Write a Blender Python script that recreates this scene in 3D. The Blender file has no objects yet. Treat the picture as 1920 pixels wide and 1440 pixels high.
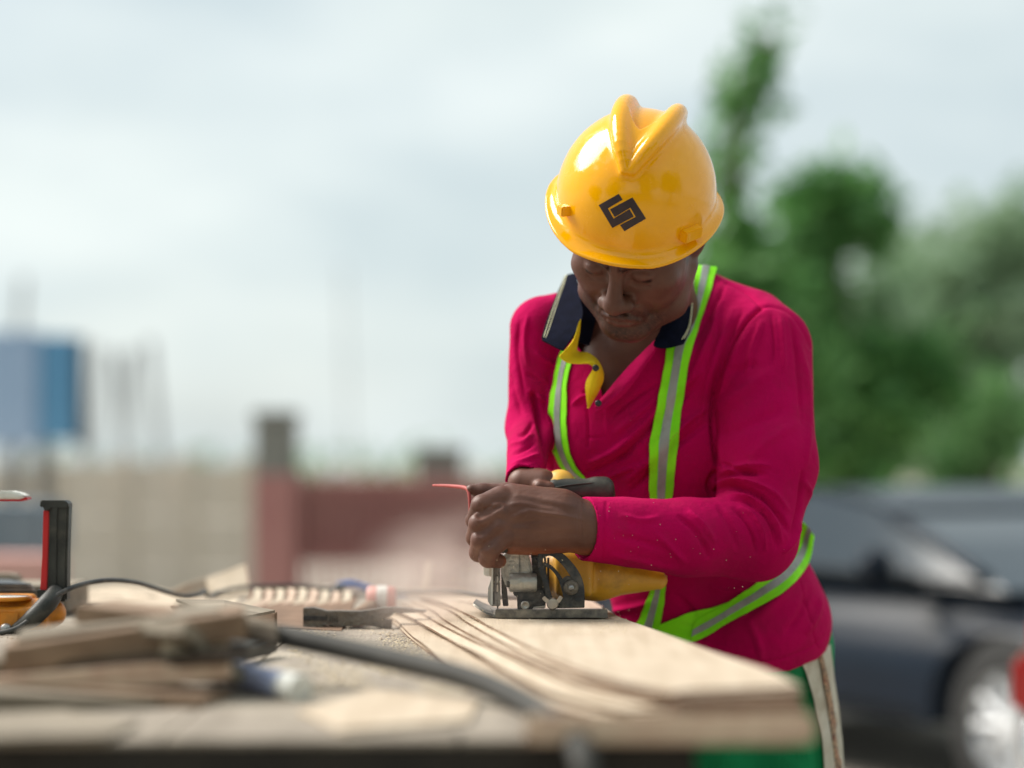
import bpy, bmesh, math, random
import numpy as np
from mathutils import Vector, Matrix
from mathutils.bvhtree import BVHTree
from mathutils.geometry import tessellate_polygon

random.seed(7)
rng = np.random.default_rng(7)
S = bpy.context.scene
COL = S.collection

# ------------------------------------------------------------------ camera
F = 4167.0                       # focal length in photo pixels (1920 wide)
CAMZ = 1.3
TH = math.atan(150 / F)
cam_data = bpy.data.cameras.new('camera')
cam = bpy.data.objects.new('camera', cam_data)
COL.objects.link(cam)
cam.location = (0, 0, CAMZ)
cam.rotation_euler = (math.pi / 2 + TH, 0, 0)
cam_data.sensor_width = 36.0
cam_data.lens = F / 1920 * 36
cam_data.clip_start = 0.05
cam_data.clip_end = 3000
cam_data.dof.use_dof = True
cam_data.dof.focus_distance = 3.27
cam_data.dof.aperture_fstop = 1.28
S.camera = cam

# ------------------------------------------------------------------ world, sun, exposure
SUN_EL, SUN_AZ = math.radians(46), math.radians(-68)      # azimuth from +Y towards +X: high, behind the man and to the left
world = bpy.data.worlds.new('World')
S.world = world
world.use_nodes = True
nt = world.node_tree
nt.nodes.clear()
wo = nt.nodes.new('ShaderNodeOutputWorld')
bg_sky = nt.nodes.new('ShaderNodeBackground')
bg_cl = nt.nodes.new('ShaderNodeBackground')
mx = nt.nodes.new('ShaderNodeMixShader')
sky = nt.nodes.new('ShaderNodeTexSky')
sky.sky_type = 'NISHITA'
sky.sun_disc = False
sky.sun_elevation = SUN_EL
sky.sun_rotation = SUN_AZ
sky.air_density = 1.0
sky.dust_density = 2.0
bg_sky.inputs['Strength'].default_value = 0.10
tc = nt.nodes.new('ShaderNodeTexCoord')
mp = nt.nodes.new('ShaderNodeMapping')
mp.inputs['Scale'].default_value = (1.0, 1.0, 2.6)
mp.inputs['Location'].default_value = (0.31, 0.2, 0.15)
nz = nt.nodes.new('ShaderNodeTexNoise')
nz.inputs['Scale'].default_value = 3.2
nz.inputs['Detail'].default_value = 5.0
nz.inputs['Roughness'].default_value = 0.5
mr = nt.nodes.new('ShaderNodeMapRange')
mr.inputs['From Min'].default_value = 0.36
mr.inputs['From Max'].default_value = 0.60
mr.inputs['To Min'].default_value = 0.74
mr.inputs['To Max'].default_value = 1.0
nz2 = nt.nodes.new('ShaderNodeTexNoise')
nz2.inputs['Scale'].default_value = 5.0
nz2.inputs['Detail'].default_value = 4.0
cr = nt.nodes.new('ShaderNodeValToRGB')
cr.color_ramp.elements[0].position = 0.35
cr.color_ramp.elements[0].color = (0.575, 0.665, 0.685, 1)
cr.color_ramp.elements[1].position = 0.65
cr.color_ramp.elements[1].color = (0.80, 0.865, 0.845, 1)
nt.links.new(tc.outputs['Generated'], mp.inputs['Vector'])
nt.links.new(mp.outputs['Vector'], nz.inputs['Vector'])
nt.links.new(mp.outputs['Vector'], nz2.inputs['Vector'])
nt.links.new(nz.outputs['Fac'], mr.inputs['Value'])
nt.links.new(nz2.outputs['Fac'], cr.inputs['Fac'])
nt.links.new(cr.outputs['Color'], bg_cl.inputs['Color'])
bg_cl.inputs['Strength'].default_value = 0.89
nt.links.new(sky.outputs['Color'], bg_sky.inputs['Color'])
nt.links.new(mr.outputs['Result'], mx.inputs['Fac'])
nt.links.new(bg_sky.outputs['Background'], mx.inputs[1])
nt.links.new(bg_cl.outputs['Background'], mx.inputs[2])
nt.links.new(mx.outputs['Shader'], wo.inputs['Surface'])

sun_data = bpy.data.lights.new('sun', 'SUN')
sun_data.energy = 4.6
sun_data.angle = math.radians(38)
sun_data.color = (1.0, 0.95, 0.87)
sun = bpy.data.objects.new('sun', sun_data)
COL.objects.link(sun)
_d = Vector((math.sin(SUN_AZ) * math.cos(SUN_EL), math.cos(SUN_AZ) * math.cos(SUN_EL), math.sin(SUN_EL)))
sun.rotation_euler = _d.to_track_quat('Z', 'Y').to_euler()

S.view_settings.view_transform = 'Standard'
S.view_settings.look = 'None'
S.view_settings.exposure = 0.40
S.view_settings.gamma = 1.0
S.view_settings.use_curve_mapping = False
S.render.engine = 'CYCLES'
S.cycles.use_denoising = True
S.cycles.max_bounces = 8
S.cycles.volume_step_rate = 1.0
S.cycles.volume_bounces = 1

# ------------------------------------------------------------------ pixel <-> place
YP = 3.5                          # how far away the man stands
st, ct = math.sin(TH), math.cos(TH)

def Wn(px, py, Y):
    dx = (np.asarray(px, float) - 960) / F
    dv = (720 - np.asarray(py, float)) / F
    diry = ct - dv * st
    t = Y / diry
    return np.stack([dx * t, diry * t, CAMZ + (st + dv * ct) * t], -1)

def W(px, py, dy=0.0):
    return Wn(px, py, YP + dy)

def D(px, py, Y):
    return Wn(px, py, Y)

def T(px, py, z):                 # where the line of sight meets the level z
    dx = (px - 960) / F
    dv = (720 - py) / F
    t = (z - CAMZ) / (st + dv * ct)
    return np.array([dx * t, (ct - dv * st) * t, z])

def pix(P):
    x, y, z = P[..., 0], P[..., 1], P[..., 2] - CAMZ
    dep = y * ct + z * st
    up = -y * st + z * ct
    return 960 + F * x / dep, 720 - F * up / dep

def r_(p):                        # a length of p photo pixels at the man's distance
    return p * YP / F

# ------------------------------------------------------------------ objects
def tag(o, label=None, cat=None, group=None, kind=None):
    if label: o['label'] = label
    if cat: o['category'] = cat
    if group: o['group'] = group
    if kind: o['kind'] = kind
    return o

def thing(name, label, cat, loc, group=None):
    o = bpy.data.objects.new(name, None)
    o.empty_display_size = 0.05
    COL.objects.link(o)
    o.location = tuple(float(v) for v in loc)
    return tag(o, label, cat, group)

def link(name, me, mat, parent=None, smooth=False):
    o = bpy.data.objects.new(name, me)
    COL.objects.link(o)
    if mat is not None and not me.materials:
        me.materials.append(mat)
    if smooth:
        me.shade_smooth()
    if parent is not None:
        o.parent = parent                         # a part's shape is given in place; its thing may stand anywhere
        o.matrix_parent_inverse = Matrix.Translation(-parent.location)
    else:
        n = len(me.vertices)
        co = np.empty(n * 3, np.float32)
        me.vertices.foreach_get('co', co)
        co = co.reshape(-1, 3)
        c = (co.min(0) + co.max(0)) / 2
        c[2] = co[:, 2].min()
        me.vertices.foreach_set('co', (co - c).ravel())
        o.location = tuple(float(v) for v in c)
    me.update()
    return o

def copy_tree(o, parent=None):
    c = o.copy()
    COL.objects.link(c)
    if parent is not None:
        c.parent = parent
    for ch in list(o.children):
        copy_tree(ch, c)
    return c

class MB:
    def __init__(s):
        s.v, s.f = [], []
    def add(s, vs, fs):
        b = len(s.v)
        s.v += [tuple(float(q) for q in p) for p in vs]
        s.f += [tuple(b + i for i in f) for f in fs]
        return s
    def box(s, c, size, R=None):
        hx, hy, hz = [q / 2 for q in size]
        vs = np.array([(x, y, z) for x in (-hx, hx) for y in (-hy, hy) for z in (-hz, hz)])
        if R is not None:
            vs = vs @ np.array(R).T
        s.add(vs + np.array(c), [(0, 1, 3, 2), (4, 6, 7, 5), (0, 4, 5, 1), (2, 3, 7, 6), (0, 2, 6, 4), (1, 5, 7, 3)])
        return s
    def cyl(s, a, b, ra, rb=None, n=16, cap=True):
        rb = ra if rb is None else rb
        a, b = np.array(a, float), np.array(b, float)
        d = (b - a) / max(np.linalg.norm(b - a), 1e-9)
        u = np.cross(d, (0, 0, 1.0) if abs(d[2]) < .9 else (1.0, 0, 0)); u /= np.linalg.norm(u)
        w = np.cross(d, u)
        vs = []
        for p, r in ((a, ra), (b, rb)):
            for i in range(n):
                t = 2 * math.pi * i / n
                vs.append(p + r * (math.cos(t) * u + math.sin(t) * w))
        fs = [(i, (i + 1) % n, n + (i + 1) % n, n + i) for i in range(n)]
        if cap:
            fs += [tuple(range(n - 1, -1, -1)), tuple(range(n, 2 * n))]
        return s.add(vs, fs)
    def tube(s, pts, r, n=10, sub=6, closed_ends=True):
        pts = spline(np.array(pts, float), sub)
        m = len(pts)
        rr = np.interp(np.linspace(0, 1, m), np.linspace(0, 1, len(r)), r) if hasattr(r, '__len__') else np.full(m, r)
        tg = np.gradient(pts, axis=0)
        tg /= np.linalg.norm(tg, axis=1)[:, None] + 1e-12
        u = np.cross(tg[0], (0, 0, 1.0) if abs(tg[0][2]) < .9 else (1.0, 0, 0)); u /= np.linalg.norm(u)
        vs = []
        for k in range(m):
            u = u - tg[k] * np.dot(u, tg[k]); u /= np.linalg.norm(u) + 1e-12
            w = np.cross(tg[k], u)
            for i in range(n):
                t = 2 * math.pi * i / n
                vs.append(pts[k] + rr[k] * (math.cos(t) * u + math.sin(t) * w))
        fs = []
        for k in range(m - 1):
            for i in range(n):
                j = (i + 1) % n
                fs.append((k * n + i, k * n + j, (k + 1) * n + j, (k + 1) * n + i))
        if closed_ends:
            fs += [tuple(range(n - 1, -1, -1)), tuple(range((m - 1) * n, m * n))]
        return s.add(vs, fs)
    def prism(s, poly, vec):
        poly = [np.array(p, float) for p in poly]
        n = len(poly)
        vec = np.array(vec, float)
        tris = tessellate_polygon([[Vector(p) for p in poly]])
        fs = [tuple(t) for t in tris] + [tuple(n + i for i in reversed(t)) for t in tris]
        fs += [(i, (i + 1) % n, n + (i + 1) % n, n + i) for i in range(n)]
        return s.add(poly + [p + vec for p in poly], fs)
    def pxprism(s, pts, dy, depth):                       # an outline with its distance and its real thickness
        return s.prism([W(x, y, dy) for x, y in pts], (0, depth, 0))
    def lathe(s, prof, c, axis='z', n=32):                # prof: (radius, height) pairs
        vs, m = [], len(prof)
        for r, h in prof:
            for i in range(n):
                t = 2 * math.pi * i / n
                x, y = r * math.cos(t), r * math.sin(t)
                p = {'z': (x, y, h), 'y': (x, h, y), 'x': (h, x, y)}[axis]
                vs.append(np.array(c) + p)
        fs = []
        for k in range(m - 1):
            for i in range(n):
                j = (i + 1) % n
                fs.append((k * n + i, k * n + j, (k + 1) * n + j, (k + 1) * n + i))
        return s.add(vs, fs)
    def mesh(s, name, bevel=0.0, segs=2, recalc=True):
        me = bpy.data.meshes.new(name)
        me.from_pydata(s.v, [], s.f)
        bm = bmesh.new(); bm.from_mesh(me)
        if recalc:
            bmesh.ops.recalc_face_normals(bm, faces=bm.faces)
        if bevel > 0:
            bmesh.ops.remove_doubles(bm, verts=bm.verts, dist=1e-6)
            ed = [e for e in bm.edges if e.is_manifold and e.calc_face_angle(0) > 0.45]
            try:
                bmesh.ops.bevel(bm, geom=ed, offset=bevel, segments=segs, affect='EDGES', clamp_overlap=True)
            except Exception:
                pass
        bm.to_mesh(me); bm.free()
        return me
    def build(s, name, mat, parent=None, smooth=False, bevel=0.0, segs=2, auto=None, recalc=True):
        me = s.mesh(name, bevel, segs, recalc)
        o = link(name, me, mat, parent, smooth)
        if auto is not None:
            me.shade_smooth()
            bm = bmesh.new(); bm.from_mesh(me)
            for e in bm.edges:
                e.smooth = not (e.is_manifold and e.calc_face_angle(0) > math.radians(auto))
            bm.to_mesh(me); bm.free()
        return o

def spline(P, sub=6):
    P = np.asarray(P, float)
    if len(P) < 3:
        t = np.linspace(0, 1, sub + 1)[:, None]
        return P[0] * (1 - t) + P[-1] * t
    Q = np.vstack([2 * P[0] - P[1], P, 2 * P[-1] - P[-2]])
    out = []
    for i in range(1, len(Q) - 2):
        for k in range(sub):
            t = k / sub
            out.append(0.5 * (2 * Q[i] + (Q[i + 1] - Q[i - 1]) * t + (2 * Q[i - 1] - 5 * Q[i] + 4 * Q[i + 1] - Q[i + 2]) * t * t
                              + (3 * Q[i] - Q[i - 1] - 3 * Q[i + 1] + Q[i + 2]) * t ** 3))
    out.append(P[-1])
    return np.array(out)

def resample(P, n):
    P = np.asarray(P, float)
    d = np.r_[0, np.cumsum(np.linalg.norm(np.diff(P, axis=0), axis=1))]
    t = np.linspace(0, d[-1], n)
    return np.stack([np.interp(t, d, P[:, k]) for k in range(P.shape[1])], -1)

def sheet_mesh(name, G, thick):                            # a sheet with real thickness from a grid of points
    n, m = G.shape[:2]
    du = np.gradient(G, axis=0); dv = np.gradient(G, axis=1)
    N = np.cross(du, dv); N /= np.linalg.norm(N, axis=2)[..., None] + 1e-12
    A = G + N * thick / 2; B = G - N * thick / 2
    V = np.vstack([A.reshape(-1, 3), B.reshape(-1, 3)])
    o = n * m
    fs = []
    for i in range(n - 1):
        for j in range(m - 1):
            a, b, c, d = i * m + j, i * m + j + 1, (i + 1) * m + j + 1, (i + 1) * m + j
            fs.append((d, c, b, a)); fs.append((o + a, o + b, o + c, o + d))
    rim = [j for j in range(m)] + [i * m + m - 1 for i in range(1, n)] + [(n - 1) * m + j for j in range(m - 2, -1, -1)] + [i * m for i in range(n - 2, 0, -1)]
    for k in range(len(rim)):
        a, b = rim[k], rim[(k + 1) % len(rim)]
        fs.append((a, b, o + b, o + a))
    me = bpy.data.meshes.new(name)
    me.from_pydata([tuple(v) for v in V], [], fs)
    bm = bmesh.new(); bm.from_mesh(me)
    bmesh.ops.recalc_face_normals(bm, faces=bm.faces)
    for e in bm.edges:
        e.smooth = not (e.is_manifold and e.calc_face_angle(0) > 0.9)
    bm.to_mesh(me); bm.free()
    me.shade_smooth() if False else None
    me.polygons.foreach_set('use_smooth', [True] * len(me.polygons))
    return me

# ------------------------------------------------------------------ materials
def nodes_of(m):
    return m.node_tree.nodes, m.node_tree.links

def mat(name, c1, c2=None, rough=0.6, metal=0.0, scale=8.0, stretch=(1, 1, 1), bump=0.0, bscale=60.0, coat=0.0, spec=0.5,
        dirt=None, dscale=3.0, damt=0.5, sheen=0.0, det=4.0, trans=0.0, attr=None):
    m = bpy.data.materials.new(name)
    m.use_nodes = True
    n, l = nodes_of(m)
    b = n['Principled BSDF']
    b.inputs['Roughness'].default_value = rough
    b.inputs['Metallic'].default_value = metal
    b.inputs['Specular IOR Level'].default_value = spec
    b.inputs['Coat Weight'].default_value = coat
    b.inputs['Coat Roughness'].default_value = 0.04
    b.inputs['Sheen Weight'].default_value = sheen
    b.inputs['Transmission Weight'].default_value = trans
    t = n.new('ShaderNodeTexCoord')
    mp = n.new('ShaderNodeMapping'); mp.inputs['Scale'].default_value = stretch
    l.new(t.outputs['Object'], mp.inputs['Vector'])
    nz = n.new('ShaderNodeTexNoise'); nz.inputs['Scale'].default_value = scale; nz.inputs['Detail'].default_value = det
    l.new(mp.outputs['Vector'], nz.inputs['Vector'])
    rp = n.new('ShaderNodeValToRGB')
    rp.color_ramp.elements[0].position = 0.33; rp.color_ramp.elements[1].position = 0.67
    rp.color_ramp.elements[0].color = (*c1, 1); rp.color_ramp.elements[1].color = (*(c2 or c1), 1)
    l.new(nz.outputs['Fac'], rp.inputs['Fac'])
    out = rp.outputs['Color']
    if dirt:
        nd = n.new('ShaderNodeTexNoise'); nd.inputs['Scale'].default_value = dscale; nd.inputs['Detail'].default_value = 7
        nd.inputs['Roughness'].default_value = 0.65
        l.new(t.outputs['Object'], nd.inputs['Vector'])
        mrr = n.new('ShaderNodeMapRange'); mrr.inputs['From Min'].default_value = 0.48; mrr.inputs['From Max'].default_value = 0.68
        mrr.inputs['To Max'].default_value = damt
        l.new(nd.outputs['Fac'], mrr.inputs['Value'])
        mix = n.new('ShaderNodeMix'); mix.data_type = 'RGBA'
        l.new(mrr.outputs['Result'], mix.inputs['Factor']); l.new(out, mix.inputs['A']); mix.inputs['B'].default_value = (*dirt, 1)
        out = mix.outputs['Result']
    if attr:
        at = n.new('ShaderNodeAttribute'); at.attribute_name = attr
        mix = n.new('ShaderNodeMix'); mix.data_type = 'RGBA'; mix.blend_type = 'MULTIPLY'
        mix.inputs['Factor'].default_value = 1.0
        l.new(out, mix.inputs['A']); l.new(at.outputs['Color'], mix.inputs['B'])
        out = mix.outputs['Result']
    l.new(out, b.inputs['Base Color'])
    if bump > 0:
        nb = n.new('ShaderNodeTexNoise'); nb.inputs['Scale'].default_value = bscale; nb.inputs['Detail'].default_value = 5
        l.new(mp.outputs['Vector'], nb.inputs['Vector'])
        bp = n.new('ShaderNodeBump'); bp.inputs['Strength'].default_value = bump; bp.inputs['Distance'].default_value = 0.01
        l.new(nb.outputs['Fac'], bp.inputs['Height']); l.new(bp.outputs['Normal'], b.inputs['Normal'])
    return m

M = {}
M['ply_top'] = mat('plywood_face', (.44, .345, .25), (.54, .44, .335), rough=.8, scale=3.5, stretch=(14, 1, 14), bump=.3, bscale=40, dirt=(.36, .27, .19), dscale=7, damt=.3)
M['ply_edge'] = mat('plywood_edge', (.17, .11, .068), (.33, .24, .16), rough=.85, scale=5, stretch=(14, 1, 14), bump=.5, bscale=30, dirt=(.12, .08, .05), dscale=9, damt=.6)
M['wood_pale'] = mat('pale_pine', (.50, .40, .29), (.62, .52, .40), rough=.7, scale=5, stretch=(6, 1, 6), bump=.2, bscale=30)
M['wood_pink'] = mat('pinkish_veneer', (.52, .36, .27), (.64, .50, .38), rough=.75, scale=6, stretch=(7, 1, 7), bump=.2)
M['wood_grey'] = mat('weathered_wood', (.19, .155, .115), (.31, .26, .20), rough=.85, scale=5, stretch=(2, 9, 9), bump=.4, bscale=25, dirt=(.10, .08, .06), damt=.6)
M['wood_brown'] = mat('brown_scrap_wood', (.17, .105, .065), (.28, .19, .125), rough=.8, scale=6, stretch=(2, 9, 9), bump=.3)
M['end_grain'] = mat('brown_end_grain', (.13, .075, .045), (.22, .135, .085), rough=.9, scale=20, bump=.3)
M['dark_gap'] = mat('shaded_gap_wood', (.030, .020, .014), (.06, .042, .03), rough=.9, scale=12, bump=.3)  # near-black, stands for the shade in the gaps of the scrap pile
M['bench_top'] = mat('bench_top_wood', (.21, .175, .14), (.33, .28, .23), rough=.9, scale=3, stretch=(7, 1, 7), bump=.4, bscale=35, dirt=(.42, .36, .28), dscale=6, damt=.75)
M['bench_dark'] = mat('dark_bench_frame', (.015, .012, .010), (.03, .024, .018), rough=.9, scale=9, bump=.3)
M['dust'] = mat('sawdust', (.62, .50, .34), (.74, .62, .45), rough=1, scale=300)
M['chip'] = mat('dark_wood_chip', (.12, .09, .06), (.30, .22, .14), rough=1, scale=200)
M['shirt'] = mat('crimson_cotton', (.40, .0008, .068), (.47, .001, .082), rough=.9, scale=9, bump=.22, bscale=75, spec=.08, dirt=(.30, .012, .055), dscale=14, damt=.35)
M['navy'] = mat('navy_knit', (.0025, .0035, .011), (.0045, .006, .018), rough=.95, scale=60, bump=.25, bscale=500, spec=.08)
M['yellow_cloth'] = mat('yellow_placket', (.74, .50, .005), (.80, .60, .02), rough=.85, scale=40, bump=.2, bscale=300, spec=.2)
M['cream'] = mat('cream_piping', (.62, .60, .36), (.75, .74, .52), rough=.8, scale=60)
M['neon'] = mat('neon_green_webbing', (.22, .86, .003), (.30, .95, .006), rough=.7, scale=25, bump=.2, bscale=600, spec=.3, dirt=(.16, .45, .01), dscale=12, damt=.5)
M['reflect'] = mat('grey_reflective_tape', (.24, .26, .24), (.36, .38, .36), rough=.42, scale=14, bump=.15, bscale=300, spec=.6, dirt=(.14, .16, .13), dscale=18, damt=.7)
M['skin'] = mat('dark_brown_skin', (.098, .038, .026), (.136, .058, .040), rough=.50, scale=26, bump=.07, bscale=330, spec=.38, coat=.03, attr='tint')
M['skin'].node_tree.nodes['Principled BSDF'].inputs['Coat Roughness'].default_value = .3
M['skin'].node_tree.nodes['Principled BSDF'].inputs['Subsurface Weight'].default_value = .03
M['skin'].node_tree.nodes['Principled BSDF'].inputs['Subsurface Scale'].default_value = .006
M['eye'] = mat('eye', (.35, .28, .22), rough=.15)
M['helmet'] = mat('yellow_hard_hat_plastic', (.88, .385, .0), (.92, .415, .0), rough=.15, scale=4, coat=.0, spec=.5, bump=.01, bscale=60, dirt=(.78, .34, .004), dscale=30, damt=.3)
_n, _l = M['helmet'].node_tree.nodes, M['helmet'].node_tree.links      # rubbed and dusty patches
_t = _n.new('ShaderNodeTexCoord'); _z = _n.new('ShaderNodeTexNoise'); _z.inputs['Scale'].default_value = 34; _z.inputs['Detail'].default_value = 8; _z.inputs['Roughness'].default_value = .75
_m = _n.new('ShaderNodeMapRange'); _m.inputs['From Min'].default_value = .48; _m.inputs['From Max'].default_value = .70; _m.inputs['To Min'].default_value = .10; _m.inputs['To Max'].default_value = .42
_l.new(_t.outputs['Object'], _z.inputs['Vector']); _l.new(_z.outputs['Fac'], _m.inputs['Value']); _l.new(_m.outputs['Result'], _n['Principled BSDF'].inputs['Roughness'])
M['helmet_in'] = mat('hard_hat_lining', (.03, .025, .02), rough=.9)
M['emblem'] = mat('dark_brown_emblem_print', (.022, .010, .014), (.035, .018, .022), rough=.45, scale=80)
M['trouser'] = mat('green_track_cloth', (.001, .17, .055), (.002, .24, .085), rough=.8, scale=12, bump=.2, bscale=200, spec=.3)
M['white_cloth'] = mat('off_white_stripe', (.50, .46, .38), (.62, .58, .50), rough=.85, scale=20, bump=.2, bscale=200, dirt=(.35, .26, .18), dscale=25, damt=.5)
M['trim'] = mat('patterned_trim', (.05, .03, .03), (.55, .36, .22), rough=.8, scale=170, det=2, dirt=(.45, .08, .03), dscale=60, damt=.6)
M['rubber'] = mat('black_rubber', (.014, .015, .014), (.035, .037, .033), rough=.5, scale=30, bump=.06, bscale=200, dirt=(.12, .11, .085), dscale=22, damt=.45)
M['saw_orange'] = mat('saw_orange_plastic', (.68, .33, .015), (.76, .40, .03), rough=.42, scale=14, dirt=(.22, .10, .02), dscale=16, damt=.6, bump=.08)
M['saw_yellow'] = mat('saw_yellow_plastic', (.72, .40, .06), (.80, .46, .09), rough=.4, scale=14, dirt=(.5, .28, .07), dscale=20, damt=.5)
M['alu'] = mat('dull_cast_aluminium', (.34, .34, .33), (.50, .50, .48), rough=.45, metal=.55, scale=30, bump=.3, bscale=160, dirt=(.55, .50, .42), dscale=24, damt=.7)
M['steel'] = mat('grey_steel', (.30, .30, .31), (.42, .41, .40), rough=.38, metal=.8, scale=30, bump=.1, dirt=(.50, .44, .36), dscale=26, damt=.7)
M['worn_steel'] = mat('worn_dark_steel', (.07, .07, .07), (.16, .155, .15), rough=.45, metal=.7, scale=40, bump=.15, dirt=(.45, .40, .32), dscale=20, damt=.6)
M['black_steel'] = mat('black_coated_steel', (.010, .012, .016), (.022, .026, .034), rough=.42, scale=20, bump=.25, bscale=180, dirt=(.22, .19, .15), dscale=26, damt=.45)
M['iron'] = mat('dusty_hammer_iron', (.11, .098, .085), (.20, .175, .15), rough=.6, metal=.5, scale=24, bump=.5, bscale=140, dirt=(.30, .26, .20), dscale=40, damt=.5)
M['red_plastic'] = mat('red_plastic', (.50, .006, .010), (.58, .012, .016), rough=.45, scale=20)
M['dull_red'] = mat('dull_red_plastic', (.34, .05, .045), (.42, .08, .07), rough=.6, scale=30)
M['pink_plastic'] = mat('faded_red_plastic', (.50, .18, .15), (.60, .28, .24), rough=.5, scale=20)
M['white_plastic'] = mat('white_plastic', (.66, .66, .62), (.74, .74, .70), rough=.5, scale=30, dirt=(.30, .27, .22), dscale=40, damt=.5)
M['blue_plastic'] = mat('blue_plastic', (.03, .13, .42), (.05, .18, .50), rough=.5, scale=20)
M['paleblue'] = mat('pale_blue_tube', (.32, .38, .62), (.50, .55, .74), rough=.4, scale=20)
M['orange_tool'] = mat('orange_tool_plastic', (.66, .22, .010), (.74, .28, .015), rough=.4, scale=20, dirt=(.2, .08, .02), dscale=24, damt=.5)
M['cable'] = mat('black_cable_rubber', (.022, .022, .022), (.05, .05, .048), rough=.5, scale=40, dirt=(.20, .18, .15), dscale=30, damt=.5)
M['grey_cable'] = mat('grey_flat_cable', (.022, .021, .018), (.038, .036, .031), rough=.7, scale=20)
M['ground'] = mat('dusty_ground', (.30, .265, .22), (.40, .355, .30), rough=.95, scale=1.2, bump=.3, bscale=6, dirt=(.20, .175, .14), dscale=.25, damt=.7, det=8)
M['concrete'] = mat('beige_precast_concrete', (.58, .52, .44), (.67, .60, .52), rough=.9, scale=1.5, bump=.3, bscale=25, dirt=(.40, .35, .29), dscale=1.5, damt=.3)
M['concrete_dark'] = mat('grey_concrete', (.20, .20, .18), (.27, .27, .245), rough=.9, scale=3, bump=.3)
M['white_wall'] = mat('white_render', (.62, .62, .60), (.70, .70, .68), rough=.9, scale=2, dirt=(.45, .45, .42), damt=.5)
M['maroon'] = mat('maroon_painted_steel', (.36, .16, .15), (.42, .21, .19), rough=.85, scale=2, dirt=(.46, .31, .28), dscale=1.2, damt=.6)
M['pole'] = mat('galvanised_pole', (.30, .31, .32), (.40, .41, .42), rough=.5, metal=.3, scale=5)
M['dark_post'] = mat('dark_painted_post', (.06, .065, .07), (.09, .095, .10), rough=.6, scale=5)
M['blue_board'] = mat('blue_painted_panel', (.08, .25, .44), (.13, .33, .54), rough=.5, scale=.8)
M['blue_pale'] = mat('pale_blue_panel', (.28, .40, .58), (.36, .48, .66), rough=.5, scale=.8)
M['slate'] = mat('slate_blue_container', (.14, .18, .22), (.20, .24, .28), rough=.7, scale=2)
M['pink_block'] = mat('pale_pink_barrier', (.52, .26, .23), (.60, .36, .32), rough=.8, scale=2)
M['bark'] = mat('tree_bark', (.05, .04, .028), (.11, .085, .06), rough=.95, scale=6, stretch=(4, 4, 1), bump=.6, bscale=18)
M['car_paint'] = mat('dark_blue_black_car_paint', (.008, .013, .022), (.009, .015, .026), rough=.25, scale=2, coat=.0, spec=.12)
M['car_silver'] = mat('silver_car_paint', (.42, .44, .46), (.46, .48, .50), rough=.25, scale=2, coat=1.0, metal=.5)
M['car_glass'] = mat('tinted_car_glass', (.022, .034, .046), rough=.08, coat=0, spec=.30)
M['tyre'] = mat('tyre_rubber', (.012, .012, .012), (.02, .02, .02), rough=.85, scale=20)
M['rim'] = mat('alloy_rim', (.62, .63, .65), (.70, .71, .73), rough=.35, metal=.25, scale=6)
M['tail'] = mat('red_tail_lamp', (.45, .008, .010), rough=.15, coat=.8)
M['head'] = mat('clear_headlamp', (.65, .67, .70), rough=.1, coat=.8)
M['chrome'] = mat('bright_trim', (.6, .6, .6), rough=.12, metal=1)
M['button'] = mat('black_button', (.012, .012, .016), rough=.3)

def leaf_mat(name, c1, c2):
    m = bpy.data.materials.new(name)
    m.use_nodes = True
    n, l = nodes_of(m)
    b = n['Principled BSDF']
    b.inputs['Roughness'].default_value = .55
    at = n.new('ShaderNodeAttribute'); at.attribute_name = 'leafvar'
    rp = n.new('ShaderNodeValToRGB')
    rp.color_ramp.elements[0].color = (*c1, 1); rp.color_ramp.elements[1].color = (*c2, 1)
    l.new(at.outputs['Fac'], rp.inputs['Fac']); l.new(rp.outputs['Color'], b.inputs['Base Color'])
    tr = n.new('ShaderNodeBsdfTranslucent'); l.new(rp.outputs['Color'], tr.inputs['Color'])
    mxs = n.new('ShaderNodeMixShader'); mxs.inputs['Fac'].default_value = .42
    l.new(b.outputs['BSDF'], mxs.inputs[1]); l.new(tr.outputs['BSDF'], mxs.inputs[2])
    l.new(mxs.outputs['Shader'], n['Material Output'].inputs['Surface'])
    return m
M['leaf_dark'] = leaf_mat('dark_green_leaves', (.06, .19, .045), (.17, .37, .11))
M['leaf_mid'] = leaf_mat('mid_green_leaves', (.07, .18, .06), (.16, .32, .11))
M['leaf_pale'] = leaf_mat('pale_green_leaves', (.16, .27, .15), (.30, .42, .26))

# ------------------------------------------------------------------ signed distance toolkit
f32 = np.float32
def cap(P, a, b, ra, rb=None):
    rb = ra if rb is None else rb
    a = np.asarray(a, f32); b = np.asarray(b, f32)
    ab = b - a
    pa = P - a
    h = np.clip(pa @ ab / (ab @ ab), 0, 1)
    q = pa - h[:, None] * ab
    return np.sqrt((q * q).sum(1)) - (ra + (rb - ra) * h)
def ell(P, c, r, R=None):
    q = P - np.asarray(c, f32)
    if R is not None:
        q = q @ np.asarray(R, f32)
    r = np.asarray(r, f32)
    a = q / r
    k0 = np.sqrt((a * a).sum(1)); b = a / r
    k1 = np.sqrt((b * b).sum(1)) + 1e-9
    return k0 * (k0 - 1) / k1
def sbox(P, c, h, rd=0.0, R=None):
    q = P - np.asarray(c, f32)
    if R is not None:
        q = q @ np.asarray(R, f32)
    q = np.abs(q) - (np.asarray(h, f32) - rd)
    return np.sqrt((np.maximum(q, 0) ** 2).sum(1)) + np.minimum(q.max(1), 0) - rd
def chain(P, pts, rs, k=0.0):
    d = cap(P, pts[0], pts[1], rs[0], rs[1])
    for i in range(1, len(pts) - 1):
        e = cap(P, pts[i], pts[i + 1], rs[i], rs[i + 1])
        d = smin(d, e, k) if k else np.minimum(d, e)
    return d
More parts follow.
